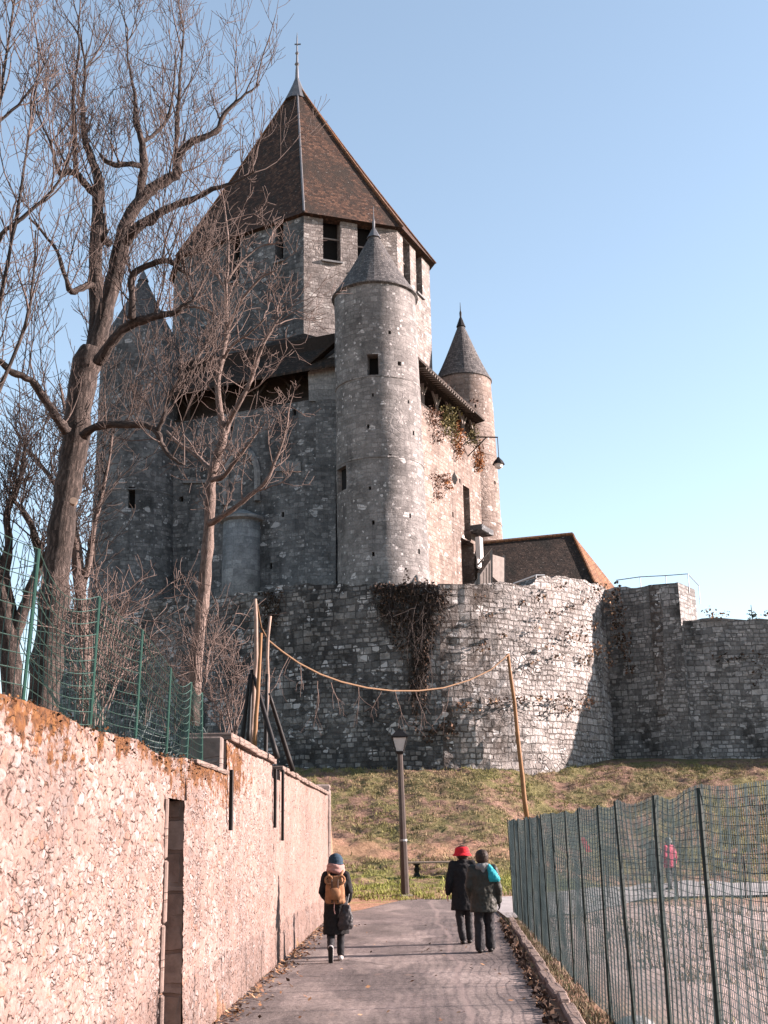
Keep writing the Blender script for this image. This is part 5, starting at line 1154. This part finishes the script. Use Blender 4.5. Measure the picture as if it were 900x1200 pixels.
fl = leaf_quads('leaf_litter', np.c_[X, Y, Z], np.full(n, .05), np.array([[.05, .032, .024], [.1, .06, .04], [.03, .02, .016]])[rg.integers(0, 3, n)], 12, .8); tag(fl, 'dark leaf litter filling the joint beside the kerb', 'leaves', kind='stuff')

def creeper(name, label, cat, spots, fn, dens, leaf, cols, stems, seed, smat='twigdark', group=None, thick=.25):
    """spots: (px, py, rx, ry) ellipses in photo units measured on surface fn(px,py)->(point, normal)"""
    r_ = np.random.default_rng(seed); rn = random.Random(seed); C = []; col = []
    for (px, py, rx, ry) in spots:
        k = int(dens * rx * ry / 40) + 6
        for _ in range(k):
            a = r_.uniform(0, 2 * math.pi); q = math.sqrt(r_.random()) * (1 + .35 * math.sin(3 * a + px)); p, nn = fn(px + rx * q * math.cos(a), py + ry * q * math.sin(a))
            if p is None: continue
            C.append(p + nn * (r_.random() ** 1.5) * thick); col.append(cols[r_.integers(0, len(cols))])
    C = np.array([tuple(c) for c in C]); col = np.array(col) * r_.uniform(.6, 1.3, (len(C), 1)); k = len(C)
    u = r_.normal(0, 1, (k, 3)); u /= np.linalg.norm(u, axis=1)[:, None]; v = np.cross(u, r_.normal(0, 1, (k, 3))); v /= np.linalg.norm(v, axis=1)[:, None]
    s = (leaf * r_.uniform(.5, 1.2, k))[:, None]; V = np.stack([C - u * s, C + v * s * .7, C + u * s, C - v * s * .7], 1).reshape(-1, 3)
    if stems:
        out = []
        for (px, py, rx, ry) in spots:
            for _ in range(max(1, int(stems * rx / 10))):
                p, nn = fn(px + rn.uniform(-rx, rx), py - ry * rn.uniform(.3, 1))
                if p is None: continue
                L = ry * rn.uniform(.5, 1.5) * .045; branch_lines(out, p + nn * .1, Vector((rn.uniform(-.3, .3), 0, -1)) + nn * .2, L, .022, 1, rn, -.3, .45, (2, 4), .5, 7, .007)
        t = empty(name, label, cat, tuple(C.mean(0)), group); put(raw_mesh('foliage', V, np.arange(4 * k).reshape(-1, 4), M['leafcol'], col), t); put(lines_mesh('stem', out, M[smat], 4), t); return t
    return tag(raw_mesh(name, V, np.arange(4 * k).reshape(-1, 4), M['leafcol'], col), label, cat, group)
def on_top(px, py): return Vector((wall_x(px) - .14 + py, px, float(wall_top(np.array(px))) + .0 - max(0, py - .1) * .9)), Vector((.25, 0, 1))
mossc = [(.13, .056, .02), (.2, .1, .035), (.09, .05, .028), (.06, .04, .03), (.17, .12, .085)]
creeper('moss', 'orange moss and dead leaves matted along the top edge of the garden wall', 'moss', [(6.8, .05, .5, .14), (7.6, .06, .5, .16), (8.4, .06, .5, .17), (9.2, .07, .6, .2), (10.1, .08, .6, .22), (11.0, .08, .6, .26), (11.8, .08, .5, .28), (12.6, .05, .4, .2), (13.5, .0, .5, .1)], on_top, 36000, .014, [(.085, .036, .013), (.13, .062, .022), (.05, .028, .016), (.035, .024, .018), (.09, .065, .048)], 0, 39, thick=.04)
chY = lambda px: float(np.interp(px, [p for p, Y, _ in CH + BA], [Y for p, Y, _ in CH + BA]))
def on_ch(px, py):
    Y = chY(px) - .05; e = .5; t = Vector((P(px + 3, 890, 0 + chY(px + 3)).x - P(px - 3, 890, chY(px - 3)).x, chY(px + 3) - chY(px - 3), 0)).normalized()
    return P(px, py, Y), Vector((t.y, -t.x, 0))
dk = [(.03, .022, .017), (.05, .034, .025), (.018, .015, .012), (.085, .055, .04)]
creeper('dead_creeper', 'wide dark curtain of dead creeper hanging over the rampart crest before the front turret', 'creeper', [(475, 694, 34, 12), (462, 718, 12, 34), (478, 728, 9, 46), (492, 750, 10, 62), (487, 800, 8, 42), (505, 722, 10, 40), (518, 705, 8, 22), (450, 704, 10, 22), (498, 790, 5, 40)], on_ch, 46, .075, dk, 16, 41, 'twigdark', thick=.3)
creeper('dead_creeper', 'small dark patch of creeper below the rampart crest above the pole bunch', 'creeper', [(318, 704, 16, 14), (316, 726, 10, 16)], on_ch, 50, .075, dk[:3], 3, 42)
bpy.data.objects['dead_creeper']
dryc = [(.17, .1, .065), (.1, .06, .042), (.05, .034, .026), (.25, .16, .1)]
rn = random.Random(50); tuft = [(652, 688, 9, 5), (700, 690, 9, 9), (712, 706, 8, 12), (718, 735, 7, 20), (690, 735, 9, 6), (676, 748, 12, 6), (698, 762, 12, 8), (712, 775, 8, 9), (660, 742, 7, 5), (644, 720, 6, 4), (630, 736, 6, 5), (668, 712, 7, 5), (640, 758, 5, 4), (610, 706, 5, 4), (572, 722, 7, 5), (560, 700, 5, 4), (624, 776, 6, 4), (684, 774, 8, 5), (655, 768, 7, 4), (585, 745, 5, 4), (632, 700, 5, 4), (682, 704, 6, 5), (566, 758, 7, 6)]
for i, t_ in enumerate(tuft): creeper('wall_tuft', 'dry brown tuft rooted between the stones of the sunlit bastion', 'tuft', [t_], on_ch, 22, .085, dryc, 0, 60 + i, group='dry tufts on the bastion', thick=.32)  # dry tufts of loose leaves rooted in the wall, not climbing plants
def on_led(px, py):
    p, nn = on_ch(px, py); return p + nn * .35, nn
creeper('ledge_plant', 'brown dry plants growing along the ledge half way up the bastion', 'plant', [(600, 822, 12, 5), (625, 820, 12, 5), (652, 819, 12, 5), (680, 822, 12, 7), (540, 830, 16, 6), (570, 824, 14, 5), (655, 832, 20, 4)], on_led, 24, .085, dryc, 0, 90, thick=.4)  # dry plants standing on the ledge, not climbing ones
creeper('dead_creeper', 'dark creeper patch low on the shaded rampart under the ledge', 'creeper', [(520, 855, 18, 9), (500, 862, 12, 7)], on_ch, 16, .1, dryc[1:3] + dk[:2], 0, 43)
def on_r(px, py): return onr(px, py, .05), n2
orc = [(.19, .075, .028), (.25, .11, .04), (.13, .055, .024)]; grc = [(.1, .09, .035), (.14, .115, .045), (.06, .055, .025)]; brc = [(.14, .075, .05), (.2, .11, .075), (.07, .045, .035)]
creeper('ivy', 'green ivy clump at the top of the sunny face below the open gallery', 'ivy', [(524, 486, 9, 11), (526, 503, 7, 14), (520, 495, 6, 10), (552, 512, 5, 12)], on_r, 190, .075, grc, 0, 44, thick=.5)
creeper('ivy', 'orange autumn creeper running down the sunny face beside the green ivy', 'ivy', [(535, 510, 6, 14), (536, 527, 4, 12), (559, 535, 5, 16), (560, 545, 4, 10), (522, 567, 4, 9)], on_r, 190, .075, orc, 0, 45, thick=.4)
creeper('ivy', 'brown withered creeper on the recess beside the front turret', 'ivy', [(505, 490, 6, 14), (509, 510, 6, 12), (512, 562, 10, 8), (510, 580, 5, 8), (552, 470, 3, 3)], on_r, 130, .075, brc, 0, 46, thick=.5)
creeper('dead_creeper', 'dark growth in the corner where the bastion meets the shaded wall', 'creeper', [(722, 700, 7, 16), (726, 730, 8, 22), (733, 756, 8, 16), (738, 780, 7, 10)], lambda px, py: (P(px, py, 64.6), Vector((-.2, -.95, 0))), 22, .1, dk + dryc[1:2], 0, 47, thick=.5)
def on_rw(px, py): return P(px, py, 63.1 if px > 812 else 64.2), Vector((0, -1, 0))
for i, t_ in enumerate([(835, 722, 8, 4), (828, 716, 5, 5), (848, 720, 6, 3), (897, 720, 6, 4)]): creeper('wall_tuft', 'dry grass tuft growing on the crest of the low dark wall', 'tuft', [t_], on_rw, 30, .08, dryc + [(.3, .2, .1)], 0, 100 + i, group='tufts on the low dark wall', thick=.6)  # grass tufts on the wall crest, not climbing plants
creeper('dead_creeper', 'dark creeper stain across the shaded low wall below its crest', 'creeper', [(850, 770, 24, 7), (888, 780, 10, 22)], on_rw, 9, .1, dk, 0, 48, thick=.3)
# conifer tip beyond the low wall
cf = empty('conifer_tree', 'small dark conifer whose tip shows above the low dark wall', 'tree', tuple(P(880, 800, 78))); tp = P(880, 709, 78); out = []; rn = random.Random(3)
m = MB(); m.tube([tp - Vector((0, 0, 7)), tp], [.16, .02], 6); put(m.build('trunk', M['wood']), cf)
for k in range(90):
    t = rn.random() ** .8; a = rn.uniform(0, 6.28); L = .15 + 1.7 * t; branch_lines(out, tp - Vector((0, 0, .1 + 5 * t)), Vector((math.cos(a), math.sin(a), .25)), L, .05, 1, rn, .05, .2, (5, 8), .35, 4, .022, 1)
M['needle'] = plain('conifer_needles', (.025, .03, .02), .9, .3); put(lines_mesh('crown', out, M['needle'], 4), cf)

# ------------------------------------------------------------------ people
def capsule(mb, p, q, r0, r1, n=12, sx=1.0, ref=(0, 1, 0)):
    """closed tapered limb; sx flattens along ref"""
    p, q = Vector(p), Vector(q); d = (q - p); L = d.length
    d = d.normalized() if L > 1e-6 else Vector((0, 0, 1))
    y = Vector(ref) - d * d.dot(Vector(ref))
    if y.length < 1e-3: y = Vector((1, 0, 0)) - d * d.x
    y.normalize(); x = y.cross(d); rings = []
    for k in range(5): a = math.pi / 2 * (1 - k / 4); rings.append((-math.sin(a) * r0, math.cos(a) * r0))
    for k in range(5): a = math.pi / 2 * k / 4; rings.append((L + math.sin(a) * r1, math.cos(a) * r1))
    vs = []
    for (t, r) in rings:
        r = max(r, .0008)
        for j in range(n): a = 2 * math.pi * j / n; vs.append(p + d * t + x * (math.cos(a) * r) + y * (math.sin(a) * r * sx))
    fs = [(i * n + j, i * n + (j + 1) % n, (i + 1) * n + (j + 1) % n, (i + 1) * n + j) for i in range(len(rings) - 1) for j in range(n)]
    fs += [tuple(range(n - 1, -1, -1)), tuple((len(rings) - 1) * n + j for j in range(n))]
    mb.add(vs, fs)
def loft(mb, secs, n=20):
    """secs: (centre, rx, ry, twist)"""
    vs = []
    for (c, rx, ry) in secs:
        for j in range(n): a = 2 * math.pi * j / n; vs.append(Vector(c) + Vector((rx * math.cos(a), ry * math.sin(a), 0)))
    fs = [(i * n + j, i * n + (j + 1) % n, (i + 1) * n + (j + 1) % n, (i + 1) * n + j) for i in range(len(secs) - 1) for j in range(n)]
    fs += [tuple(range(n - 1, -1, -1)), tuple((len(secs) - 1) * n + j for j in range(n))]
    mb.add(vs, fs)
def fuse(mb, name, mat, parent, vox=.012, smooth=4, wrinkle=0):
    o = mb.build(name, mat, parent, True)
    r = o.modifiers.new('fuse', 'REMESH'); r.mode = 'VOXEL'; r.voxel_size = vox; r.use_smooth_shade = True
    if smooth: s = o.modifiers.new('soft', 'SMOOTH'); s.iterations = smooth; s.factor = .5
    if wrinkle:
        tx = bpy.data.textures.new('folds', 'CLOUDS'); tx.noise_scale = .085; d = o.modifiers.new('folds', 'DISPLACE'); d.texture = tx; d.strength = wrinkle * 2.2; d.mid_level = .5
    return o
M['skin'] = plain('skin', (.5, .3, .23), .6, .08); M['hair'] = plain('dark_hair', (.025, .016, .012), .6, .3, 30)
M['blackcoat'] = plain('black_wool', (.012, .012, .013), .9, .3, 20); M['olive'] = plain('dark_olive_jacket', (.028, .029, .024), .6, .3, 9); M['trouser'] = plain('charcoal_trousers', (.02, .02, .023), .75, .3, 9)
M['navy'] = plain('navy_knit', (.018, .035, .055), .9, .3, 30); M['scarf'] = plain('dusty_pink_scarf', (.26, .15, .135), .9, .2, 14); M['tan'] = plain('tan_canvas', (.2, .1, .05), .8, .2, 14); M['strapc'] = plain('dark_brown_leather', (.05, .03, .022), .6, .2)
M['shoe'] = plain('white_trainer', (.42, .4, .39), .6, .06); M['sole'] = plain('dark_sole', (.02, .018, .018), .8, .2); M['blackshoe'] = plain('black_shoe', (.015, .014, .014), .5, .2); M['teal'] = plain('turquoise_cloth', (.015, .25, .3), .7, .12); M['greyhood'] = plain('grey_marl', (.14, .145, .145), .9, .2, 30)
M['bag'] = plain('charcoal_nylon', (.03, .028, .03), .5, .3, 9)
def hand(mb, w_, d, side, curl=.5):
    """palm, four unequal bent fingers and a thumb; w_ = wrist, d = direction"""
    d = Vector(d).normalized(); out = Vector((side, 0, 0)); fw = Vector((0, 1, 0)); palm = w_ + d * .085
    capsule(mb, w_, palm, .026, .03, 10, .55, (1, 0, 0))
    for k, L in enumerate((.068, .078, .072, .056)):
        b = palm + fw * (.03 - .02 * k); m1 = b + d * L * .55; m2 = m1 + (d * .8 - out * curl).normalized() * L * .45
        capsule(mb, b, m1, .0095, .009, 7); capsule(mb, m1, m2, .009, .0075, 7)
    t0 = w_ + d * .03 + fw * .02; t1 = t0 + (d * .6 + fw * .75).normalized() * .045; capsule(mb, t0, t1, .012, .011, 7); capsule(mb, t1, t1 + (d * .9 + fw * .2).normalized() * .03, .011, .008, 7)
def face(mb, hc, hr):
    """the person looks along +y: brow, nose, mouth, chin and ears on the skull"""
    capsule(mb, hc + Vector((0, -.012, .03)), hc + Vector((0, .012, .0)), hr, hr * .93, 16)
    capsule(mb, hc + Vector((0, .05, -.07)), hc + Vector((0, .03, -.03)), hr * .55, hr * .75, 12)
    capsule(mb, hc + Vector((0, hr * .95, .02)), hc + Vector((0, hr * 1.16, -.025)), .009, .015, 8)
    for s in (-1, 1):
        capsule(mb, hc + Vector((s * hr * .93, -.01, .02)), hc + Vector((s * hr * .95, -.012, -.03)), .018, .013, 8, .5, (1, 0, 0)); capsule(mb, hc + Vector((s * .012, hr * .9, .035)), hc + Vector((s * .05, hr * .82, .035)), .01, .008, 7)
    capsule(mb, hc + Vector((-.022, hr * .88, -.058)), hc + Vector((.022, hr * .88, -.058)), .009, .009, 7)
def person(label, loc, H, heading, J, clothes, scale_w=1.0):
    p = empty('person', label, 'person', loc); p.rotation_euler = (0, 0, heading)
    b = MB(); hc = Vector(J['head']); hr = .066 * H
    face(b, hc, hr); capsule(b, Vector(J['neck']) - Vector((0, 0, .04)), hc - Vector((0, .01, .05)), .055, .052)
    sh, hp = Vector(J['neck']), Vector(J['pelvis'])
    loft(b, [(hp + Vector((0, 0, -.08)), .13, .1), (hp, .155, .11), (hp.lerp(sh, .35), .13, .095), (hp.lerp(sh, .75), .16, .11), (hp.lerp(sh, .92), .15, .09), (sh, .07, .06)])
    for s, k in ((-1, 'l'), (1, 'r')):
        S, E, W = [Vector(q) for q in J['arm_' + k]]; capsule(b, S, E, .048, .04); capsule(b, E, W, .039, .028); hand(b, W, (W - E), s)
        Hj, Kn, An, Fd = [Vector(q) for q in J['leg_' + k]]; capsule(b, Hj, Kn, .078, .055); capsule(b, Kn, An, .053, .038); capsule(b, An + Vector((0, -.02, -.02)), An + Fd * .16 + Vector((0, 0, -.045)), .036, .028)
    fuse(b, 'body', M['skin'], p, .008, 3)
    for name, mat, vox, wr, fn in clothes:
        m = MB(); fn(m, J, H)
        if vox: fuse(m, name, mat, p, vox, 4, wr)
        else: m.build(name, mat, p, True)
    return p
def sleeve(m, J, k, r0, r1, r2, to=1.0):
    S, E, W = [Vector(q) for q in J['arm_' + k]]; capsule(m, S, E, r0, r1, 14); capsule(m, E, E.lerp(W, to), r1, r2, 14)
def coat(hem, flare_, chest, rr0=.078, hips=.19, collar=True, dep=.7):
    def fn(m, J, H):
        sh, hp = Vector(J['neck']), Vector(J['pelvis']); z = lambda f: Vector((hp.x + (sh.x - hp.x) * max(0, (f - hp.z)) / (sh.z - hp.z), hp.y * 1.0, f))
        secs = [(z(hem), flare_, flare_ * .8), (z(hem + .015), flare_, flare_ * .8), (z((hem + hp.z) / 2), (flare_ + hips) / 2, (flare_ + hips) / 2 * dep), (hp, hips, hips * dep), (hp.lerp(sh, .35), chest * .92, chest * .64), (hp.lerp(sh, .7), chest, chest * .66), (hp.lerp(sh, .9), chest * .86, chest * .58), (sh + Vector((0, 0, -.02)), .1, .09)]
        if collar: secs += [(sh + Vector((0, 0, .045)), .085, .085)]
        loft(m, secs, 26)
        for k in 'lr': sleeve(m, J, k, rr0, rr0 * .86, rr0 * .68, .98); capsule(m, sh + Vector((0, 0, -.05)), J['arm_' + k][0], .07, rr0)
    return fn
def trousers(r0, r1, r2, stop=.93):
    def fn(m, J, H):
        hp = Vector(J['pelvis']); capsule(m, hp + Vector((-.06, 0, .05)), hp + Vector((.06, 0, .05)), .13, .13)
        for k in 'lr':
            Hj, Kn, An, Fd = [Vector(q) for q in J['leg_' + k]]; capsule(m, Hj, Kn, r0, r1, 14); capsule(m, Kn, Kn.lerp(An, stop), r1, r2, 14)
    return fn
def shoe(k, w_=.047, h_=.05):
    def fn(m, J, H):
        An, Fd = Vector(J['leg_' + k][2]), Vector(J['leg_' + k][3]); dn = Vector(J.get('down_' + k, (0, 0, -1)))
        heel, toe = An - Fd * .05 + dn * .045, An + Fd * .17 + dn * .055; capsule(m, heel, toe, w_, w_ * .8, 12, .8, tuple(dn)); capsule(m, An + dn * .04, An, w_ * .9, w_ * .95, 12)
    return fn
def sole(k, w_=.045):
    def fn(m, J, H):
        An, Fd = Vector(J['leg_' + k][2]), Vector(J['leg_' + k][3]); dn = Vector(J.get('down_' + k, (0, 0, -1)))
        heel, toe = An - Fd * .05 + dn * .082, An + Fd * .17 + dn * .085; capsule(m, heel, toe, w_, w_ * .85, 12, .3, tuple(dn))
    return fn
# woman with a backpack, mid stride
w0 = PZ(394, 1127, 0); H = 1.64
Jw = dict(head=(0, .02, 1.515), neck=(0, 0, 1.38), pelvis=(0, 0, .86), arm_l=[(-.165, 0, 1.33), (-.225, -.03, 1.08), (-.16, .15, .95)], arm_r=[(.165, 0, 1.33), (.225, -.03, 1.08), (.2, .14, .93)],
          leg_l=[(-.08, 0, .84), (-.085, .06, .47), (-.08, -.26, .2), (0, .3, -.95)], leg_r=[(.08, 0, .84), (.075, .1, .45), (.07, .12, .09), (0, 1, 0)], down_l=(0, -.95, -.3))
def scarf_fn(m, J, H):
    c = Vector(J['neck']) + Vector((0, .0, .045))
    for k in range(16):
        a, a2 = 2 * math.pi * k / 16, 2 * math.pi * (k + 1) / 16; q = lambda t, dz: c + Vector((.105 * math.cos(t), .1 * math.sin(t), dz + .018 * math.sin(2 * t)))
        capsule(m, q(a, -.02), q(a2, -.02), .052, .052, 8); capsule(m, q(a, .045), q(a2, .045), .045, .045, 8)
def beanie(m, J, H):
    hc = Vector(J['head']); r = .066 * H; capsule(m, hc + Vector((0, -.012, .045)), hc + Vector((0, -.005, .02)), r * 1.15, r * 1.12, 18)
    for k in range(16): a, a2 = 2 * math.pi * k / 16, 2 * math.pi * (k + 1) / 16; q = lambda t: hc + Vector((r * 1.08 * math.cos(t), -.01 + r * 1.05 * math.sin(t), -.005)); capsule(m, q(a), q(a2), .018, .018, 7)
person('woman walking in a long black coat, navy beanie and dusty pink scarf', (w0.x, w0.y, .004), H, .02, Jw, [('coat', M['blackcoat'], .012, .012, coat(.42, .215, .205, .07, .19)), ('trousers', M['trouser'], .012, .01, trousers(.08, .068, .06)), ('scarf', M['scarf'], .01, .008, scarf_fn), ('beanie', M['navy'], .008, .004, beanie), ('shoe', M['shoe'], .008, 0, shoe('l')), ('shoe', M['shoe'], .008, 0, shoe('r')), ('sole', M['sole'], .006, 0, sole('l'))])
bp = empty('backpack', 'tan canvas backpack with rolled flaps and dark straps on the walking woman', 'backpack', (w0.x, w0.y - .2, .95))
def at_w(x, y, z): return Vector((w0.x + x, w0.y + y, z))
m = MB(); loft(m, [(at_w(0, -.22, .9), .15, .085), (at_w(0, -.225, .93), .165, .1), (at_w(0, -.22, 1.1), .16, .1), (at_w(0, -.21, 1.25), .14, .085), (at_w(0, -.2, 1.33), .11, .06)], 18); o = fuse(m, 'bag_body', M['tan'], None, .01, 3, .012); put(o, bp)
for s in (-1, 1):
    m = MB(); pts = [at_w(s * .1 + .055 * math.cos(a), -.27 + .02 * math.sin(a), 1.27 + .06 * math.sin(a)) for a in [2 * math.pi * k / 12 for k in range(13)]]; m.tube(pts, .02, 8); put(m.build('rolled_flap', M['tan'], None, True), bp)
    m = MB(); m.tube([at_w(s * .05, -.33, 1.28), at_w(s * .045, -.345, 1.1), at_w(s * .05, -.335, .92)], .013, 6); m.box(at_w(s * .047, -.345, 1.12), (.05, .02, .06)); put(m.build('buckle_strap', M['strapc']), bp)
    m = MB(); m.tube([at_w(s * .1, -.19, 1.33), at_w(s * .12, -.05, 1.42), at_w(s * .13, .1, 1.34), at_w(s * .13, .12, 1.1)], .02, 6); put(m.build('shoulder_strap', M['tan']), bp)
m = MB(); loft(m, [(at_w(0, -.34, .97), .085, .035), (at_w(0, -.345, 1.08), .09, .04), (at_w(0, -.335, 1.15), .08, .03)], 14); put(m.build('pocket', M['tan'], None, True), bp)
m = MB(); m.tube([at_w(-.01, -.33, .93), at_w(-.015, -.34, .82), at_w(.0, -.33, .75)], .007, 5); put(m.build('dangling_cord', M['scarf']), bp)
sbag = empty('shoulder_bag', 'dark shoulder bag hanging at the hip of the walking woman', 'bag', (w0.x + .17, w0.y, .6))
m = MB(); loft(m, [(at_w(.16, -.17, .5), .11, .05), (at_w(.165, -.18, .56), .125, .06), (at_w(.17, -.17, .75), .11, .05), (at_w(.18, -.15, .88), .06, .03)], 16); o = fuse(m, 'bag_body', M['bag'], None, .01, 3, .02); put(o, sbag)
m = MB(); m.tube([at_w(.18, -.15, .86), at_w(.235, -.03, 1.1), at_w(.17, .03, 1.4)], .011, 6); put(m.build('strap', M['greyhood']), sbag)
# man in a dark jacket
m0 = PZ(569, 1117, 0); H = 1.67
Jm = dict(head=(.0, .02, 1.545), neck=(0, 0, 1.405), pelvis=(0, 0, .87), arm_l=[(-.18, 0, 1.35), (-.245, -.03, 1.08), (-.19, .12, .88)], arm_r=[(.185, 0, 1.35), (.25, -.04, 1.07), (.265, .02, .84)],
          leg_l=[(-.085, 0, .85), (-.085, .03, .46), (-.09, -.03, .085), (0, 1, 0)], leg_r=[(.085, 0, .85), (.09, .1, .46), (.1, .16, .085), (.05, 1, 0)])
def hairf(m, J, H):
    hc = Vector(J['head']); r = .066 * H; capsule(m, hc + Vector((0, -.018, .035)), hc + Vector((0, -.02, .0)), r * 1.07, r * 1.03, 16); capsule(m, hc + Vector((0, -.05, -.02)), hc + Vector((0, -.04, -.07)), r * .7, r * .55, 12)
def hoodf(m, J, H):
    c = Vector(J['neck']); capsule(m, c + Vector((-.07, -.07, .0)), c + Vector((.07, -.07, .0)), .062, .062, 12); capsule(m, c + Vector((0, -.1, -.08)), c + Vector((0, -.09, .0)), .05, .06, 12)
def glove(k, s):
    def fn(m, J, H):
        S, E, W = [Vector(q) for q in J['arm_' + k]]; d = (W - E).normalized(); capsule(m, W - d * .03, W + d * .08, .036, .036, 12, .7, (1, 0, 0)); q = W + d * .085
        for i, L in enumerate((.068, .078, .072, .056)):
            b = q + Vector((0, .03 - .02 * i, 0)); m1 = b + d * L * .55; m2 = m1 + (d * .8 - Vector((s, 0, 0)) * .5).normalized() * L * .45; capsule(m, b, m1, .0125, .012, 8); capsule(m, m1, m2, .012, .0105, 8)
        t0 = W + d * .03 + Vector((0, .02, 0)); t1 = t0 + (d * .6 + Vector((0, .75, 0))).normalized() * .045; capsule(m, t0, t1, .015, .014, 8); capsule(m, t1, t1 + d * .03, .014, .011, 8)
    return fn
def pan(k):
    return trousers(.1, .085, .088, .95)
person('dark haired walker in a dark olive jacket with grey hood and loose charcoal trousers', (m0.x, m0.y, .004), H, 0, Jm, [('jacket', M['olive'], .012, .016, coat(.66, .235, .24, .085, .22)), ('trousers', M['trouser'], .012, .014, pan(0)), ('hair', M['hair'], .008, .006, hairf), ('hood', M['greyhood'], .01, .01, hoodf), ('glove', M['blackcoat'], .006, 0, glove('l', -1)), ('glove', M['blackcoat'], .006, 0, glove('r', 1)), ('shoe', M['blackshoe'], .008, 0, shoe('l', .05)), ('shoe', M['blackshoe'], .008, 0, shoe('r', .05))])
m = MB(); q = Vector((m0.x, m0.y, 0)); loft(m, [(q + Vector((.19, -.12, 1.16)), .085, .05), (q + Vector((.185, -.13, 1.2)), .1, .06), (q + Vector((.15, -.12, 1.33)), .075, .05), (q + Vector((.11, -.08, 1.43)), .045, .045), (q + Vector((.1, -.05, 1.45)), .03, .03)], 16); o = fuse(m, 'cloth_bag', M['teal'], None, .01, 3, .015); tag(o, 'turquoise cloth bag slung over the shoulder of the olive jacket', 'bag')
# woman in a red hat
h0 = PZ(545, 1107, 0); H = 1.76
Jh = dict(head=(.0, .03, 1.6), neck=(0, .01, 1.46), pelvis=(0, 0, .93), arm_l=[(-.18, 0, 1.41), (-.27, -.04, 1.12), (-.285, .04, .9)], arm_r=[(.18, 0, 1.41), (.22, .02, 1.12), (.18, .18, .95)],
          leg_l=[(-.08, 0, .9), (-.08, .06, .49), (-.03, .02, .085), (-.05, 1, 0)], leg_r=[(.08, 0, .9), (.09, .1, .49), (.1, .18, .085), (0, 1, 0)])
def bucket(m, J, H):
    hc = Vector(J['head']); r = .066 * H; loft(m, [(hc + Vector((0, -.005, -.035)), r * 1.55, r * 1.55), (hc + Vector((0, -.005, -.022)), r * 1.53, r * 1.53), (hc + Vector((0, -.005, .02)), r * 1.22, r * 1.25), (hc + Vector((0, -.01, .1)), r * 1.08, r * 1.1), (hc + Vector((0, -.01, .128)), r * .8, r * .85), (hc + Vector((0, -.01, .135)), r * .3, r * .3)], 24)
person('tall walker in a bright red bucket hat and black knee length coat', (h0.x, h0.y, .004), H, .02, Jh, [('coat', M['blackcoat'], .012, .012, coat(.6, .24, .225, .078, .21)), ('trousers', M['trouser'], .012, .012, trousers(.09, .075, .07)), ('hat', M['red'], .007, .004, bucket), ('hair', M['hair'], .008, .004, hairf), ('shoe', M['blackshoe'], .008, 0, shoe('l')), ('shoe', M['blackshoe'], .008, 0, shoe('r'))])
# two far figures on the cross road
def far(px, py, Y, H, label, top, low, hat, hd):
    q = P(px, py, Y); J = {k: v for k, v in Jm.items()}; g = gz(q.x, q.y) + .05
    M['trouser_far'] = M['trouser']
    return person(label, (q.x, q.y, g), 1.67, hd, J, [('jacket', top, .014, .014, coat(.7, .23, .24, .085, .22)), ('trousers', low, .014, .01, trousers(.09, .08, .075)), ('hair', hat, .01, .004, hairf), ('shoe', M['blackshoe'], .01, 0, shoe('l')), ('shoe', M['blackshoe'], .01, 0, shoe('r'))])
far(788, 1052, 42, 1.67, 'far off person in a pink red coat seen through the netting', M['pink'], M['trouser'], M['greyhood'], .6)
far(770, 1054, 41, 1.67, 'far off person in dark clothes beside the pink red coat', M['blackcoat'], M['trouser'], M['hair'], .4)
